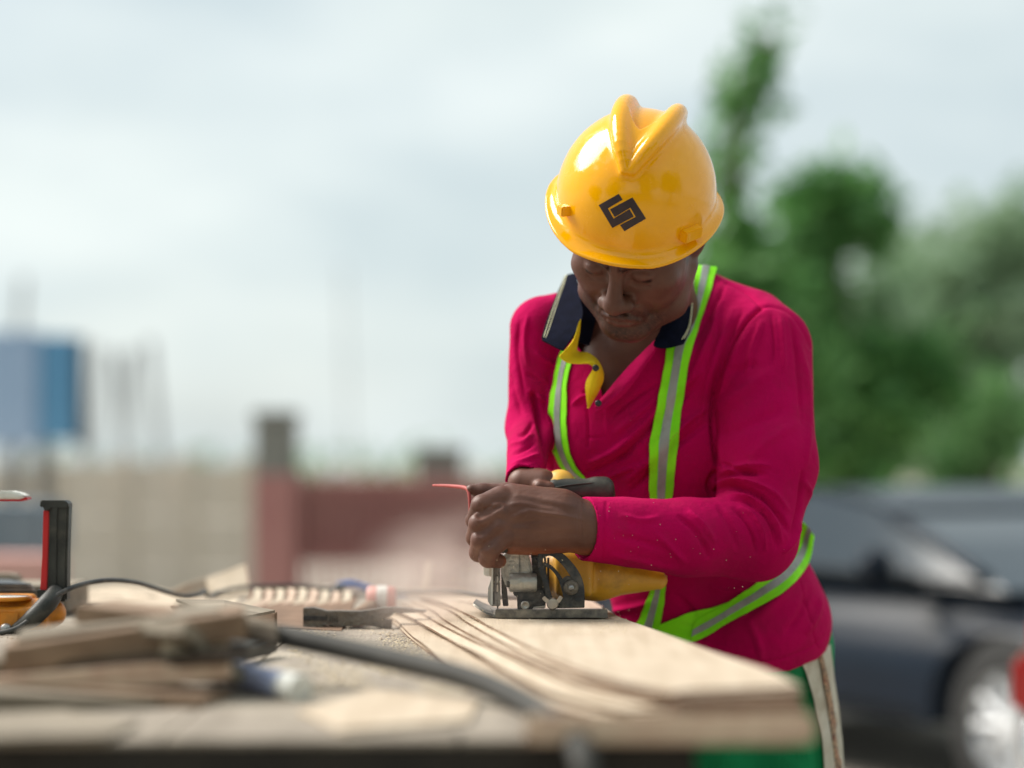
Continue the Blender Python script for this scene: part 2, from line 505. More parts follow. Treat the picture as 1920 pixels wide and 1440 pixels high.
def smin(a, b, k):
    h = np.clip(.5 + .5 * (b - a) / k, 0, 1)
    return b * (1 - h) + a * h - k * h * (1 - h)
def smax(a, b, k):
    return -smin(-a, -b, k)
def poly2d(x, y, poly):
    d = np.full(x.shape, 1e9, f32)
    ins = np.zeros(x.shape, bool)
    n = len(poly)
    for i in range(n):
        ax, ay = poly[i]; bx, by = poly[(i + 1) % n]
        ex, ey = bx - ax, by - ay
        h = np.clip(((x - ax) * ex + (y - ay) * ey) / (ex * ex + ey * ey), 0, 1)
        d = np.minimum(d, (x - ax - h * ex) ** 2 + (y - ay - h * ey) ** 2)
        c = ((ay > y) != (by > y)) & (x < (bx - ax) * (y - ay) / ((by - ay) or 1e-9) + ax)
        ins ^= c
    d = np.sqrt(d)
    return np.where(ins, -d, d)
def polyline_px(x, y, pts):
    best = np.full(x.shape, 1e9, f32); par = np.zeros(x.shape, f32)
    P = np.array(pts, float)
    L = np.r_[0, np.cumsum(np.hypot(*np.diff(P, axis=0).T))]
    for i in range(len(P) - 1):
        (ax, ay), (bx, by) = P[i], P[i + 1]
        ex, ey = bx - ax, by - ay
        h = np.clip(((x - ax) * ex + (y - ay) * ey) / (ex * ex + ey * ey + 1e-9), 0, 1)
        d = np.hypot(x - ax - h * ex, y - ay - h * ey)
        m = d < best
        best = np.where(m, d, best); par = np.where(m, (L[i] + h * (L[i + 1] - L[i])) / L[-1], par)
    return best, par

def mesh_sdf(f, lo, hi, h, B=8, proj=2):
    lo = np.asarray(lo, float); hi = np.asarray(hi, float)
    nb = np.ceil((hi - lo) / (h * B)).astype(int)
    g = np.stack(np.meshgrid(*[np.arange(k) for k in nb], indexing='ij'), -1).reshape(-1, 3)
    C = (lo + (g + .5) * B * h).astype(f32)
    act = g[np.abs(f(C)) < B * h * .87 * 1.35 + .004]
    off = np.stack(np.meshgrid(*[np.arange(B + 1)] * 3, indexing='ij'), -1).reshape(-1, 3)
    NX = nb * B + 3
    def gid(ix):
        return (ix[..., 0].astype(np.int64) * NX[1] + ix[..., 1]) * NX[2] + ix[..., 2]
    ids, pos, quads = [], [], []
    corner = np.array([(x, y, z) for x in (0, 1) for y in (0, 1) for z in (0, 1)])
    ce = [(a, b) for a in range(8) for b in range(a + 1, 8) if np.abs(corner[a] - corner[b]).sum() == 1]
    step = 600
    for s0 in range(0, len(act), step):
        A = act[s0:s0 + step]
        I = A[:, None, :] * B + off[None]
        P = (lo + I * h).astype(f32).reshape(-1, 3)
        V = f(P).reshape(len(A), B + 1, B + 1, B + 1)
        neg = V < 0
        cnt = np.zeros((len(A), B, B, B), np.int8)
        for cx, cy, cz in corner:
            cnt += neg[:, cx:cx + B, cy:cy + B, cz:cz + B]
        w = np.argwhere((cnt > 0) & (cnt < 8))
        if len(w) == 0:
            continue
        vals = np.stack([V[w[:, 0], w[:, 1] + c[0], w[:, 2] + c[1], w[:, 3] + c[2]] for c in corner], 1)
        acc = np.zeros((len(w), 3)); nn = np.zeros(len(w))
        for a, b in ce:
            va, vb = vals[:, a], vals[:, b]
            m = (va < 0) != (vb < 0)
            t = np.where(m, va / np.where(m, va - vb, 1), 0)
            acc += m[:, None] * (corner[a] + t[:, None] * (corner[b] - corner[a]))
            nn += m
        cell = A[w[:, 0]] * B + w[:, 1:]
        ids.append(gid(cell + 1)); pos.append(lo + (cell + acc / nn[:, None]) * h)
        for ax in range(3):
            sl = [slice(0, B)] * 3
            s2 = list(sl); s2[ax] = slice(1, B + 1)
            n0 = neg[:, sl[0], sl[1], sl[2]]; n1 = neg[:, s2[0], s2[1], s2[2]]
            e = np.argwhere(n0 != n1)
            if len(e) == 0:
                continue
            c = A[e[:, 0]] * B + e[:, 1:] + 1
            b_, c_ = (ax + 1) % 3, (ax + 2) % 3
            eb = np.zeros(3, int); eb[b_] = 1
            ec = np.zeros(3, int); ec[c_] = 1
            q = np.stack([gid(c), gid(c - eb), gid(c - eb - ec), gid(c - ec)], 1)
            flip = n0[e[:, 0], e[:, 1], e[:, 2], e[:, 3]]
            q[~flip] = q[~flip][:, ::-1]
            quads.append(q)
    ids = np.concatenate(ids); pos = np.concatenate(pos); quads = np.concatenate(quads)
    o = np.argsort(ids); ids = ids[o]; pos = pos[o]
    k = np.searchsorted(ids, quads); k = np.clip(k, 0, len(ids) - 1)
    ok = (ids[k] == quads).all(1)
    Fq = k[ok]
    P = pos.astype(f32)
    for _ in range(proj):
        d = f(P)
        e = f32(h * .3)
        G = np.stack([f(P + np.eye(3, dtype=f32)[i] * e) - d for i in range(3)], 1) / e
        gn = (G * G).sum(1)[:, None] + 1e-3
        stp = np.clip(d[:, None] * G / gn, -h * .6, h * .6)
        P = P - stp
    return P, Fq

def vnormals(P, Q):
    a = P[Q[:, 2]] - P[Q[:, 0]]; b = P[Q[:, 3]] - P[Q[:, 1]]
    n = np.cross(a, b)
    N = np.zeros_like(P)
    for i in range(4):
        np.add.at(N, Q[:, i], n)
    return N / (np.linalg.norm(N, axis=1)[:, None] + 1e-12)

def np_mesh(name, P, Q, smooth=True):
    me = bpy.data.meshes.new(name)
    n = Q.shape[1]
    me.vertices.add(len(P)); me.vertices.foreach_set('co', np.ascontiguousarray(P, f32).ravel())
    me.loops.add(Q.size); me.loops.foreach_set('vertex_index', Q.ravel().astype(np.int32))
    me.polygons.add(len(Q))
    me.polygons.foreach_set('loop_start', np.arange(0, Q.size, n, dtype=np.int32))
    if smooth:
        me.polygons.foreach_set('use_smooth', np.ones(len(Q), bool))
    me.update(calc_edges=True)
    return me

def strokes(P, N, L, facing=True):
    """folds worked into a surface: each (points seen from the front, height, width[, sharp])"""
    x, y = pix(P)
    v = P - np.array([0, 0, CAMZ]); v /= np.linalg.norm(v, axis=1)[:, None]
    face = np.clip(-(N * v).sum(1) * 3, 0, 1) if facing else 1.0
    D_ = np.zeros(len(P))
    for s in L:
        pts, amp, wd = s[:3]
        p = np.array(pts, float)
        m = (x > p[:, 0].min() - 3 * wd) & (x < p[:, 0].max() + 3 * wd) & (y > p[:, 1].min() - 3 * wd) & (y < p[:, 1].max() + 3 * wd)
        if not m.any():
            continue
        sp = spline(p, 5)
        d, t = polyline_px(x[m], y[m], sp)
        tap = np.clip(np.minimum(t, 1 - t) * 4, 0, 1) ** .7 if (len(s) < 4 or s[3] == 't') else 1.0
        D_[m] += amp * np.exp(-(d / wd) ** 2) * tap
    return P + N * (D_ * face)[:, None]

def fbm(P, scale, seed=0, octv=3):
    r = np.random.default_rng(seed)
    out = np.zeros(len(P)); a = 1.0
    for o in range(octv):
        for _ in range(5):
            k = r.normal(size=3) * scale
            out += a * np.sin(P @ k + r.uniform(0, 6.28)) / 5
        scale *= 2.0; a *= .5
    return out

def bvh_of(P, Q):
    return BVHTree.FromPolygons([tuple(p) for p in P.tolist()], Q.tolist())

def hit(bvh, px, py):
    o = Vector((0, 0, CAMZ))
    d = Vector(Wn(px, py, 1.0)) - o
    d.normalize()
    loc, nor, idx, dist = bvh.ray_cast(o, d)
    return loc, nor

def strip_grid(bvh, left, right, off, n, m, fallback, smooth, tuck=0):
    A = resample(spline(left, 8), n); B_ = resample(spline(right, 8), n)
    ys = np.full((n, m), np.nan)
    xy = np.zeros((n, m, 2))
    for i in range(n):
        for j in range(m):
            t = j / (m - 1)
            p = A[i] * (1 - t) + B_[i] * t
            xy[i, j] = p
            loc, _n = hit(bvh, p[0], p[1])
            if loc is not None and loc.y < YP + .35:
                ys[i, j] = loc.y
    ok = ~np.isnan(ys)
    if not ok.any():
        ys[:] = YP + fallback
    else:
        for j in range(m):
            c = ok[:, j]
            ys[:, j] = np.interp(np.arange(n), np.nonzero(c)[0], ys[c, j]) if c.any() else np.nanmean(ys[ok])
    wob = np.sin(np.arange(n) * .37 + left[0][0]) * .9 + np.sin(np.arange(n) * .83 + right[0][1]) * .5      # webbing never lies quite straight
    xy[:, :, 0] += wob[:, None] * np.linspace(1, -.6, m)[None]
    base = ys.copy()
    for _ in range(smooth):
        q = ys.copy()
        q[1:-1] = (ys[:-2] + ys[1:-1] + ys[2:]) / 3
        q[:, 1:-1] = (q[:, :-2] + q[:, 1:-1] + q[:, 2:]) / 3
        ys = np.minimum(q, base)
    for _ in range(4):
        q = ys.copy()
        q[1:-1] = (ys[:-2] + ys[1:-1] + ys[2:]) / 3
        q[:, 1:-1] = (q[:, :-2] + q[:, 1:-1] + q[:, 2:]) / 3
        ys = q
    G = Wn(xy[..., 0], xy[..., 1], ys - off)
    if tuck:
        rows = [G[0] + np.array([tuck[0] * k * k, .010 * k, tuck[1] * k * k]) for k in (6, 5, 4, 3, 2, 1)]
        G = np.concatenate([np.array(rows), G], 0)
    return G

def strip(name, bvh, left, right, mat_, parent, off=.003, thick=.0015, n=60, m=7, fallback=-.02, smooth=6):
    """a band lying on a surface, its two edges given as seen from the front"""
    G = strip_grid(bvh, left, right, off, n, m, fallback, smooth)
    return link(name, sheet_mesh(name, G, thick), mat_, parent)

def decal(name, bvh, polys, mat_, parent, off=.0008, cuts=4):
    bm = bmesh.new()
    for poly in polys:
        tris = tessellate_polygon([[Vector((x, y, 0)) for x, y in poly]])
        vs = [bm.verts.new((x, y, 0)) for x, y in poly]
        for t in tris:
            try: bm.faces.new([vs[i] for i in t])
            except ValueError: pass
    bmesh.ops.subdivide_edges(bm, edges=bm.edges[:], cuts=cuts, use_grid_fill=True)
    bmesh.ops.triangulate(bm, faces=bm.faces[:])
    for v in bm.verts:
        loc, nor = hit(bvh, v.co.x, v.co.y)
        if loc is not None:
            if nor.y > 0: nor = -nor
            v.co = loc + nor * off
        else:
            v.co = Vector(W(v.co.x, v.co.y, -.2))
    me = bpy.data.meshes.new(name)
    bmesh.ops.recalc_face_normals(bm, faces=bm.faces)
    bm.to_mesh(me); bm.free()
    return link(name, me, mat_, parent)

def Rx(a): c, s = math.cos(a), math.sin(a); return np.array([[1, 0, 0], [0, c, -s], [0, s, c]])
def Ry(a): c, s = math.cos(a), math.sin(a); return np.array([[c, 0, s], [0, 1, 0], [-s, 0, c]])
def Rz(a): c, s = math.cos(a), math.sin(a); return np.array([[c, -s, 0], [s, c, 0], [0, 0, 1]])
rad = math.radians
# ------------------------------------------------------------------ ground and far setting
g = MB()
N_ = 40
xs = np.sign(np.linspace(-1, 1, N_)) * np.abs(np.linspace(-1, 1, N_)) ** 2.2 * 600
vs = [(x, y + 20, 0.0) for y in xs for x in xs]
fs = [(i * N_ + j, i * N_ + j + 1, (i + 1) * N_ + j + 1, (i + 1) * N_ + j) for i in range(N_ - 1) for j in range(N_ - 1)]
o = g.add(vs, fs).build('ground', M['ground']); tag(o, 'dusty pale ground of the yard', kind='structure')

def gx(px, Y): return float(Wn(px, 1000, Y)[0])
def gz(py, Y): return float(Wn(960, py, Y)[2])

# beige precast wall on the left: panels between posts
Yw = 18.0
wall = thing('precast_wall', 'long beige precast concrete wall standing behind the left end of the bench', 'wall', (gx(280, Yw), Yw, 0))
e = [gx(v, Yw) for v in (-420, -250, -80, 90, 232, 350, 468)]
ztop = [gz(905, Yw), gz(905, Yw), gz(872, Yw), gz(866, Yw), gz(864, Yw), gz(868, Yw)]
for i in range(6):
    for k in range(3):
        z0, z1 = ztop[i] * k / 3, ztop[i] * (k + 1) / 3
        MB().box(((e[i] + e[i + 1]) / 2, Yw + .05, (z0 + z1) / 2), (e[i + 1] - e[i] - .08, .10, z1 - z0 - .02)).build('wall_panel', M['concrete'], wall, bevel=.008)
for i in range(7):
    zt = max(ztop[max(i - 1, 0)], ztop[min(i, 5)]) + .05
    MB().box((e[i], Yw + .02, zt / 2), (.10, .20, zt)).build('wall_post', M['concrete'], wall, bevel=.01)

# maroon fence and its grey pillars
Yf = 12.0
fence = thing('maroon_fence', 'dark maroon metal fence of vertical bars beside the beige wall', 'fence', (gx(760, Yf), Yf, 0))
x0, x1 = gx(556, Yf), gx(1180, Yf)
zt = gz(884, Yf)
nb_ = 34
for i in range(nb_):
    x = x0 + (x1 - x0) * (i + .5) / nb_
    MB().box((x, Yf, (zt + random.uniform(-.015, .015)) / 2), ((x1 - x0) / nb_ * .46, .03, zt)).build('fence_bar', M['maroon'], fence)
for z in (gz(1045, Yf), zt - .10):
    MB().box(((x0 + x1) / 2, Yf + .04, z), (x1 - x0, .04, .06)).build('fence_rail', M['maroon'], fence)
npn = 5
for i in range(npn):
    a = x0 + (x1 - x0) * i / npn
    MB().box((a + (x1 - x0) / npn / 2, Yf + .075, (gz(1052, Yf) + zt - .05) / 2), ((x1 - x0) / npn - .0015, .02, zt - .05 - gz(1052, Yf))).build('fence_sheet', M['maroon'], fence)
for (a, b, top, lab) in ((480, 556, 792, 'tall square grey concrete pillar with maroon lower casing at the left end of the fence'),
                         (782, 868, 858, 'short dark grey pillar rising behind the middle of the maroon fence')):
    Yp = Yf if a < 600 else Yf + 1.2
    t = thing('concrete_pillar', lab, 'pillar', (gx((a + b) / 2, Yp), Yp, 0))
    w = gx(b, Yp) - gx(a, Yp); zz = gz(top, Yp)
    MB().box((gx((a + b) / 2, Yp), Yp, zz / 2), (w, w, zz)).build('shaft', M['concrete_dark'], t, bevel=.01)
    MB().box((gx((a + b) / 2, Yp), Yp, zz + .03), (w * 1.12, w * 1.12, .06)).build('pillar_cap', M['concrete_dark'], t, bevel=.01)
    if a < 600:
        MB().box((gx((a + b) / 2, Yp), Yp, gz(885, Yp) / 2), (w * 1.06, w * 1.06, gz(885, Yp))).build('casing', M['maroon'], t, bevel=.01)

# blue panel on dark posts, far left
Yb = 16.0
t = thing('sign_board', 'big blue panel raised on dark posts at the far left', 'sign board', (gx(70, Yb), Yb, 0))
MB().box((gx(108, Yb), Yb, (gz(630, Yb) + gz(828, Yb)) / 2), (gx(140, Yb) - gx(76, Yb), .12, gz(630, Yb) - gz(828, Yb))).build('panel', M['blue_board'], t, bevel=.01)
MB().box((gx(22, Yb), Yb + .02, (gz(622, Yb) + gz(835, Yb)) / 2), (gx(72, Yb) - gx(-28, Yb), .12, gz(622, Yb) - gz(835, Yb))).build('panel', M['blue_pale'], t, bevel=.01)
for x in (18, 74):
    MB().box((gx(x, Yb), Yb + .12, gz(628, Yb) / 2), (gx(x + 11, Yb) - gx(x - 11, Yb), .08, gz(628, Yb))).build('post', M['dark_post'], t)
MB().box((gx(143, Yb), Yb + .14, (gz(632, Yb) + gz(840, Yb)) / 2), (.06, .08, gz(632, Yb) - gz(840, Yb))).build('side_frame', M['dark_post'], t)
for i, (x, top, bot, lab) in enumerate(((182, 648, 0, 'thin grey scaffold pole nearest the blue panel'), (214, 660, 0, 'thin grey scaffold pole, second from the blue panel'),
                           (244, 655, 0, 'thin grey scaffold pole, third from the blue panel'), (277, 640, 0, 'thin grey scaffold pole farthest from the blue panel'),
                           (40, 520, 0, 'tall thin grey mast rising over the blue panel'), (642, 500, 0, 'faint tall thin mast far behind the maroon fence'))):
    Yq = 22.0 if i < 5 else 60.0
    MB().cyl((gx(x, Yq) + (.25 if i % 2 else -.18), Yq, 0), (gx(x, Yq), Yq, gz(top, Yq)), .045 if i < 4 else .035, n=10).build('scaffold_pole' if i < 4 else 'mast', M['pole']) 
    o = COL.objects[-1]; tag(o, lab, 'pole', 'scaffold poles and masts')
# slate coloured box and pink barrier low at the far left
Yc = 9.0
t = thing('slate_container', 'slate grey container low at the far left, behind the orange tool', 'container', (gx(-60, Yc), Yc, 0))
MB().box((gx(-60, Yc), Yc + .3, (gz(945, Yc) + gz(1045, Yc)) / 2), (gx(72, Yc) - gx(-200, Yc), .6, gz(945, Yc) - gz(1045, Yc))).build('upper_box', M['slate'], t, bevel=.02)
MB().box((gx(-60, Yc), Yc + .32, gz(1046, Yc) / 2), (gx(60, Yc) - gx(-190, Yc), .5, gz(1046, Yc))).build('pedestal', M['pink_block'], t, bevel=.02)
Yc = 7.5
t = thing('pink_barrier', 'pale pink barrier block below the slate container at the left edge', 'barrier', (gx(-20, Yc), Yc, 0))
MB().prism([(gx(-160, Yc), Yc, 0), (gx(110, Yc), Yc, 0), (gx(92, Yc), Yc, gz(1045, Yc)), (gx(-150, Yc), Yc, gz(1042, Yc))], (0, .3, 0)).build('block', M['pink_block'], t, bevel=.015)

# white wall and low hedge mass beyond the cars on the right
Yv = 34.0
t = thing('white_boundary_wall', 'low white rendered wall far behind the car and under the trees', 'wall', (gx(1700, Yv), Yv, 0))
for i in range(6):
    a, b = gx(1380 + i * 140, Yv), gx(1380 + (i + 1) * 140, Yv)
    MB().box(((a + b) / 2, Yv, gz(948, Yv) / 2), (b - a - .05, .2, gz(948, Yv))).build('wall_panel', M['white_wall'], t, bevel=.01)
for i in range(7):
    MB().box((gx(1380 + i * 140, Yv), Yv, gz(940, Yv) / 2), (.3, .3, gz(940, Yv))).build('wall_post', M['white_wall'], t, bevel=.01)

# ------------------------------------------------------------------ trees
def leaf_cloud(name, blobs, n, size, mat_, parent, seed, droop=.3):
    r = np.random.default_rng(seed)
    vol = np.array([b[3] * b[4] * b[5] for b in blobs]); pk = r.choice(len(blobs), n, p=vol / vol.sum())
    B_ = np.array([b[:6] for b in blobs])[pk]
    d = r.normal(size=(n, 3)); d /= np.linalg.norm(d, axis=1)[:, None]
    rr = r.uniform(.25, 1.0, n) ** (1 / 2.2)
    C = B_[:, :3] + d * (rr * np.where(r.uniform(size=n) < .12, r.uniform(1, 1.35, n), 1))[:, None] * B_[:, 3:6] + r.normal(size=(n, 3)) * size * 1.1
    # clumps: pull leaves towards scattered twigs
    K = C[r.choice(n, max(8, n // 110))]
    j = r.integers(0, len(K), n)
    near = np.linalg.norm(K[j] - C, axis=1) < .9 * B_[:, 3]
    C[near] = C[near] * .42 + K[j][near] * .58
    u = r.normal(size=(n, 3)); u[:, 2] -= droop; u /= np.linalg.norm(u, axis=1)[:, None]
    v = np.cross(u, r.normal(size=(n, 3))); v /= np.linalg.norm(v, axis=1)[:, None]
    s = size * r.uniform(.6, 1.4, n)[:, None]
    P = np.stack([C - u * s, C + v * s * .42, C + u * s, C - v * s * .42], 1).reshape(-1, 3)
    Q = np.arange(4 * n).reshape(-1, 4)
    me = np_mesh(name, P, Q, smooth=False)
    a = me.attributes.new('leafvar', 'FLOAT', 'FACE')
    a.data.foreach_set('value', np.clip(r.normal(.45, .30, n) + .25 * np.sin(C[:, 0] * 2.1 + C[:, 2] * 1.7), 0, 1).astype(f32))
    return link(name, me, mat_, parent)

def tree(name, label, cat_, trunk, r0, limbs, blobs, n, size, leafm, seed, group=None):
    t = thing(name, label, cat_, (trunk[0][0], trunk[0][1], 0), group)
    k = len(trunk)
    MB().tube(trunk, list(np.linspace(r0, r0 * .3, k)), n=10, sub=5).build('trunk', M['bark'], t, smooth=True)
    for L in limbs:
        MB().tube(L, list(np.linspace(r0 * .45, r0 * .1, len(L))), n=7, sub=4).build('limb', M['bark'], t, smooth=True)
    leaf_cloud('crown', blobs, n, size, leafm, t, seed)
    return t

def B(px, py, Y, rx, ry=None, rz=None):          # a clump of foliage: centre and half sizes in photo pixels at its distance
    s = Y / F
    return (gx(px, Y), Y, gz(py, Y), rx * s, (ry or rx) * s, (rz or rx) * s)
def Tp(px, py, Y): return (gx(px, Y), Y, gz(py, Y))
Y1 = 15.0
tree('columnar_tree', 'slender dark green tree whose curved top rises highest, beside the helmet', 'tree',
     [(gx(1385, Y1), Y1, 0), Tp(1380, 700, Y1), Tp(1372, 400, Y1), Tp(1385, 230, Y1), Tp(1420, 120, Y1), Tp(1452, 70, Y1)], .12,
     [[Tp(1378, 520, Y1), Tp(1340, 470, Y1), Tp(1330, 440, Y1)]],
     [B(1450, 78, Y1, 20, 20, 26), B(1425, 130, Y1, 20, 20, 34), B(1395, 195, Y1, 22, 22, 50), B(1376, 290, Y1, 17, 18, 55), B(1370, 370, Y1, 17, 18, 55),
      B(1372, 440, Y1, 30, 28, 45), B(1385, 520, Y1, 62, 50, 60), B(1410, 620, Y1, 80, 70, 80), B(1440, 740, Y1, 100, 80, 100), B(1400, 860, Y1, 100, 80, 80)],
     6800, .095, M['leaf_dark'], 11)
Y2 = 17.0
tree('round_crowned_tree', 'bushy green tree right of the man, its crown lower than the slender tree', 'tree',
     [(gx(1615, Y2), Y2, 0), Tp(1617, 900, Y2), Tp(1600, 700, Y2), Tp(1570, 520, Y2), Tp(1560, 400, Y2)], .15,
     [[Tp(1605, 720, Y2), Tp(1660, 690, Y2), Tp(1740, 680, Y2)], [Tp(1595, 660, Y2), Tp(1530, 560, Y2), Tp(1500, 500, Y2)]],
     [B(1560, 378, Y2, 70, 70, 38), B(1522, 430, Y2, 38, 50, 45), B(1625, 415, Y2, 36, 50, 48), B(1490, 590, Y2, 60, 70, 90), B(1560, 690, Y2, 65, 70, 60),
      B(1640, 735, Y2, 95, 80, 60), B(1720, 700, Y2, 60, 60, 45), B(1610, 830, Y2, 45, 60, 70), B(1612, 915, Y2, 26, 40, 36), B(1545, 800, Y2, 60, 70, 70)],
     5600, .11, M['leaf_dark'], 12)
Y3 = 30.0
tree('pale_far_tree', 'pale green loose tree in the distance, nearest the right edge of the photo', 'tree',
     [(gx(1860, Y3), Y3, 0), Tp(1850, 800, Y3), Tp(1855, 600, Y3), Tp(1870, 480, Y3)], .22,
     [[Tp(1852, 700, Y3), Tp(1800, 620, Y3), Tp(1760, 560, Y3)], [Tp(1855, 640, Y3), Tp(1900, 560, Y3), Tp(1930, 500, Y3)]],
     [B(1860, 480, Y3, 70, 80, 50), B(1915, 440, Y3, 60, 80, 50), B(1790, 540, Y3, 60, 70, 50), B(1890, 590, Y3, 70, 90, 60), B(1810, 650, Y3, 60, 80, 40), B(1890, 720, Y3, 60, 80, 60)],
     1500, .20, M['leaf_pale'], 13)
tree('pale_far_tree', 'pale green distant tree between the bushy tree and the one at the right edge', 'tree',
     [(gx(1745, Y3 + 3), Y3 + 3, 0), Tp(1748, 800, Y3 + 3), Tp(1740, 640, Y3 + 3), Tp(1700, 520, Y3 + 3)], .16,
     [[Tp(1745, 720, Y3 + 3), Tp(1790, 660, Y3 + 3), Tp(1810, 620, Y3 + 3)]],
     [B(1700, 500, Y3 + 3, 60, 70, 32), B(1650, 590, Y3 + 3, 60, 70, 60), B(1780, 600, Y3 + 3, 40, 70, 40), B(1770, 760, Y3 + 3, 70, 80, 60), B(1700, 820, Y3 + 3, 60, 80, 50)],
     1500, .20, M['leaf_pale'], 14)
tree('roadside_tree', 'grey green scrubby tree low behind the car at the right edge', 'tree',
     [(gx(1870, 24), 24, 0), Tp(1865, 900, 24), Tp(1870, 760, 24)], .16, [[Tp(1866, 860, 24), Tp(1900, 800, 24), Tp(1925, 740, 24)]],
     [B(1870, 800, 24, 60, 60, 60), B(1800, 870, 24, 40, 50, 40), B(1895, 970, 24, 50, 50, 30)], 1500, .11, M['leaf_mid'], 15)
rq = np.random.default_rng(77)
scrub = []
for k in range(130):
    a = 2 * math.pi * k / 130 + rq.uniform(-.02, .02); R0 = rq.uniform(105, 140); hh = rq.uniform(.7, 1.25)
    scrub.append((R0 * math.sin(a), R0 * math.cos(a), hh * .75, rq.uniform(3, 6), 3.0, hh))
far = leaf_cloud('distant_scrub', scrub, 15000, .42, M['leaf_mid'], None, 78)
tag(far, 'low belt of scrub on the horizon all round the yard', kind='stuff')
# trees standing behind the photographer (their crowns show in the gloss of the hard hat)
for i, (x, y, h, lab) in enumerate(((-4.2, -4.6, 5.6, 'broad tree behind the photographer on the left'), (3.2, -5.2, 6.4, 'broad tree behind the photographer on the right'),
                                    (7.8, -1.5, 5.6, 'spreading tree at the right, behind the photographer'), (-9.5, -1.5, 4.6, 'shorter tree at the far left, behind the photographer'))):
    bl = [(x + random.uniform(-1.6, 1.6), y + random.uniform(-1.4, 1.4), h * random.uniform(.5, .95), 1.5, 1.4, 1.1) for _ in range(8)]
    tree('shade_tree', lab, 'tree', [(x, y, 0), (x + .1, y, h * .3), (x, y + .1, h * .55), (x + .2, y, h * .8)], .2,
         [[(x, y, h * .45), (x + 1, y, h * .65), (x + 1.5, y, h * .8)], [(x, y, h * .5), (x - 1, y, h * .65), (x - 1.4, y + .4, h * .8)]], bl, 6500, .15, M['leaf_dark'], 40 + i)
# workshop block behind the photographer
t = thing('site_shed', 'low brown timber shed behind the photographer', 'shed', (0, -12, 0))
MB().box((0, -12, 1.3), (16, 3, 2.6)).build('shed_wall', M['wood_brown'], t)
MB().prism([(-8.3, -10.2, 2.6), (-8.3, -13.8, 2.6), (-8.3, -12, 3.5)], (16.6, 0, 0)).build('roof', M['concrete_dark'], t)

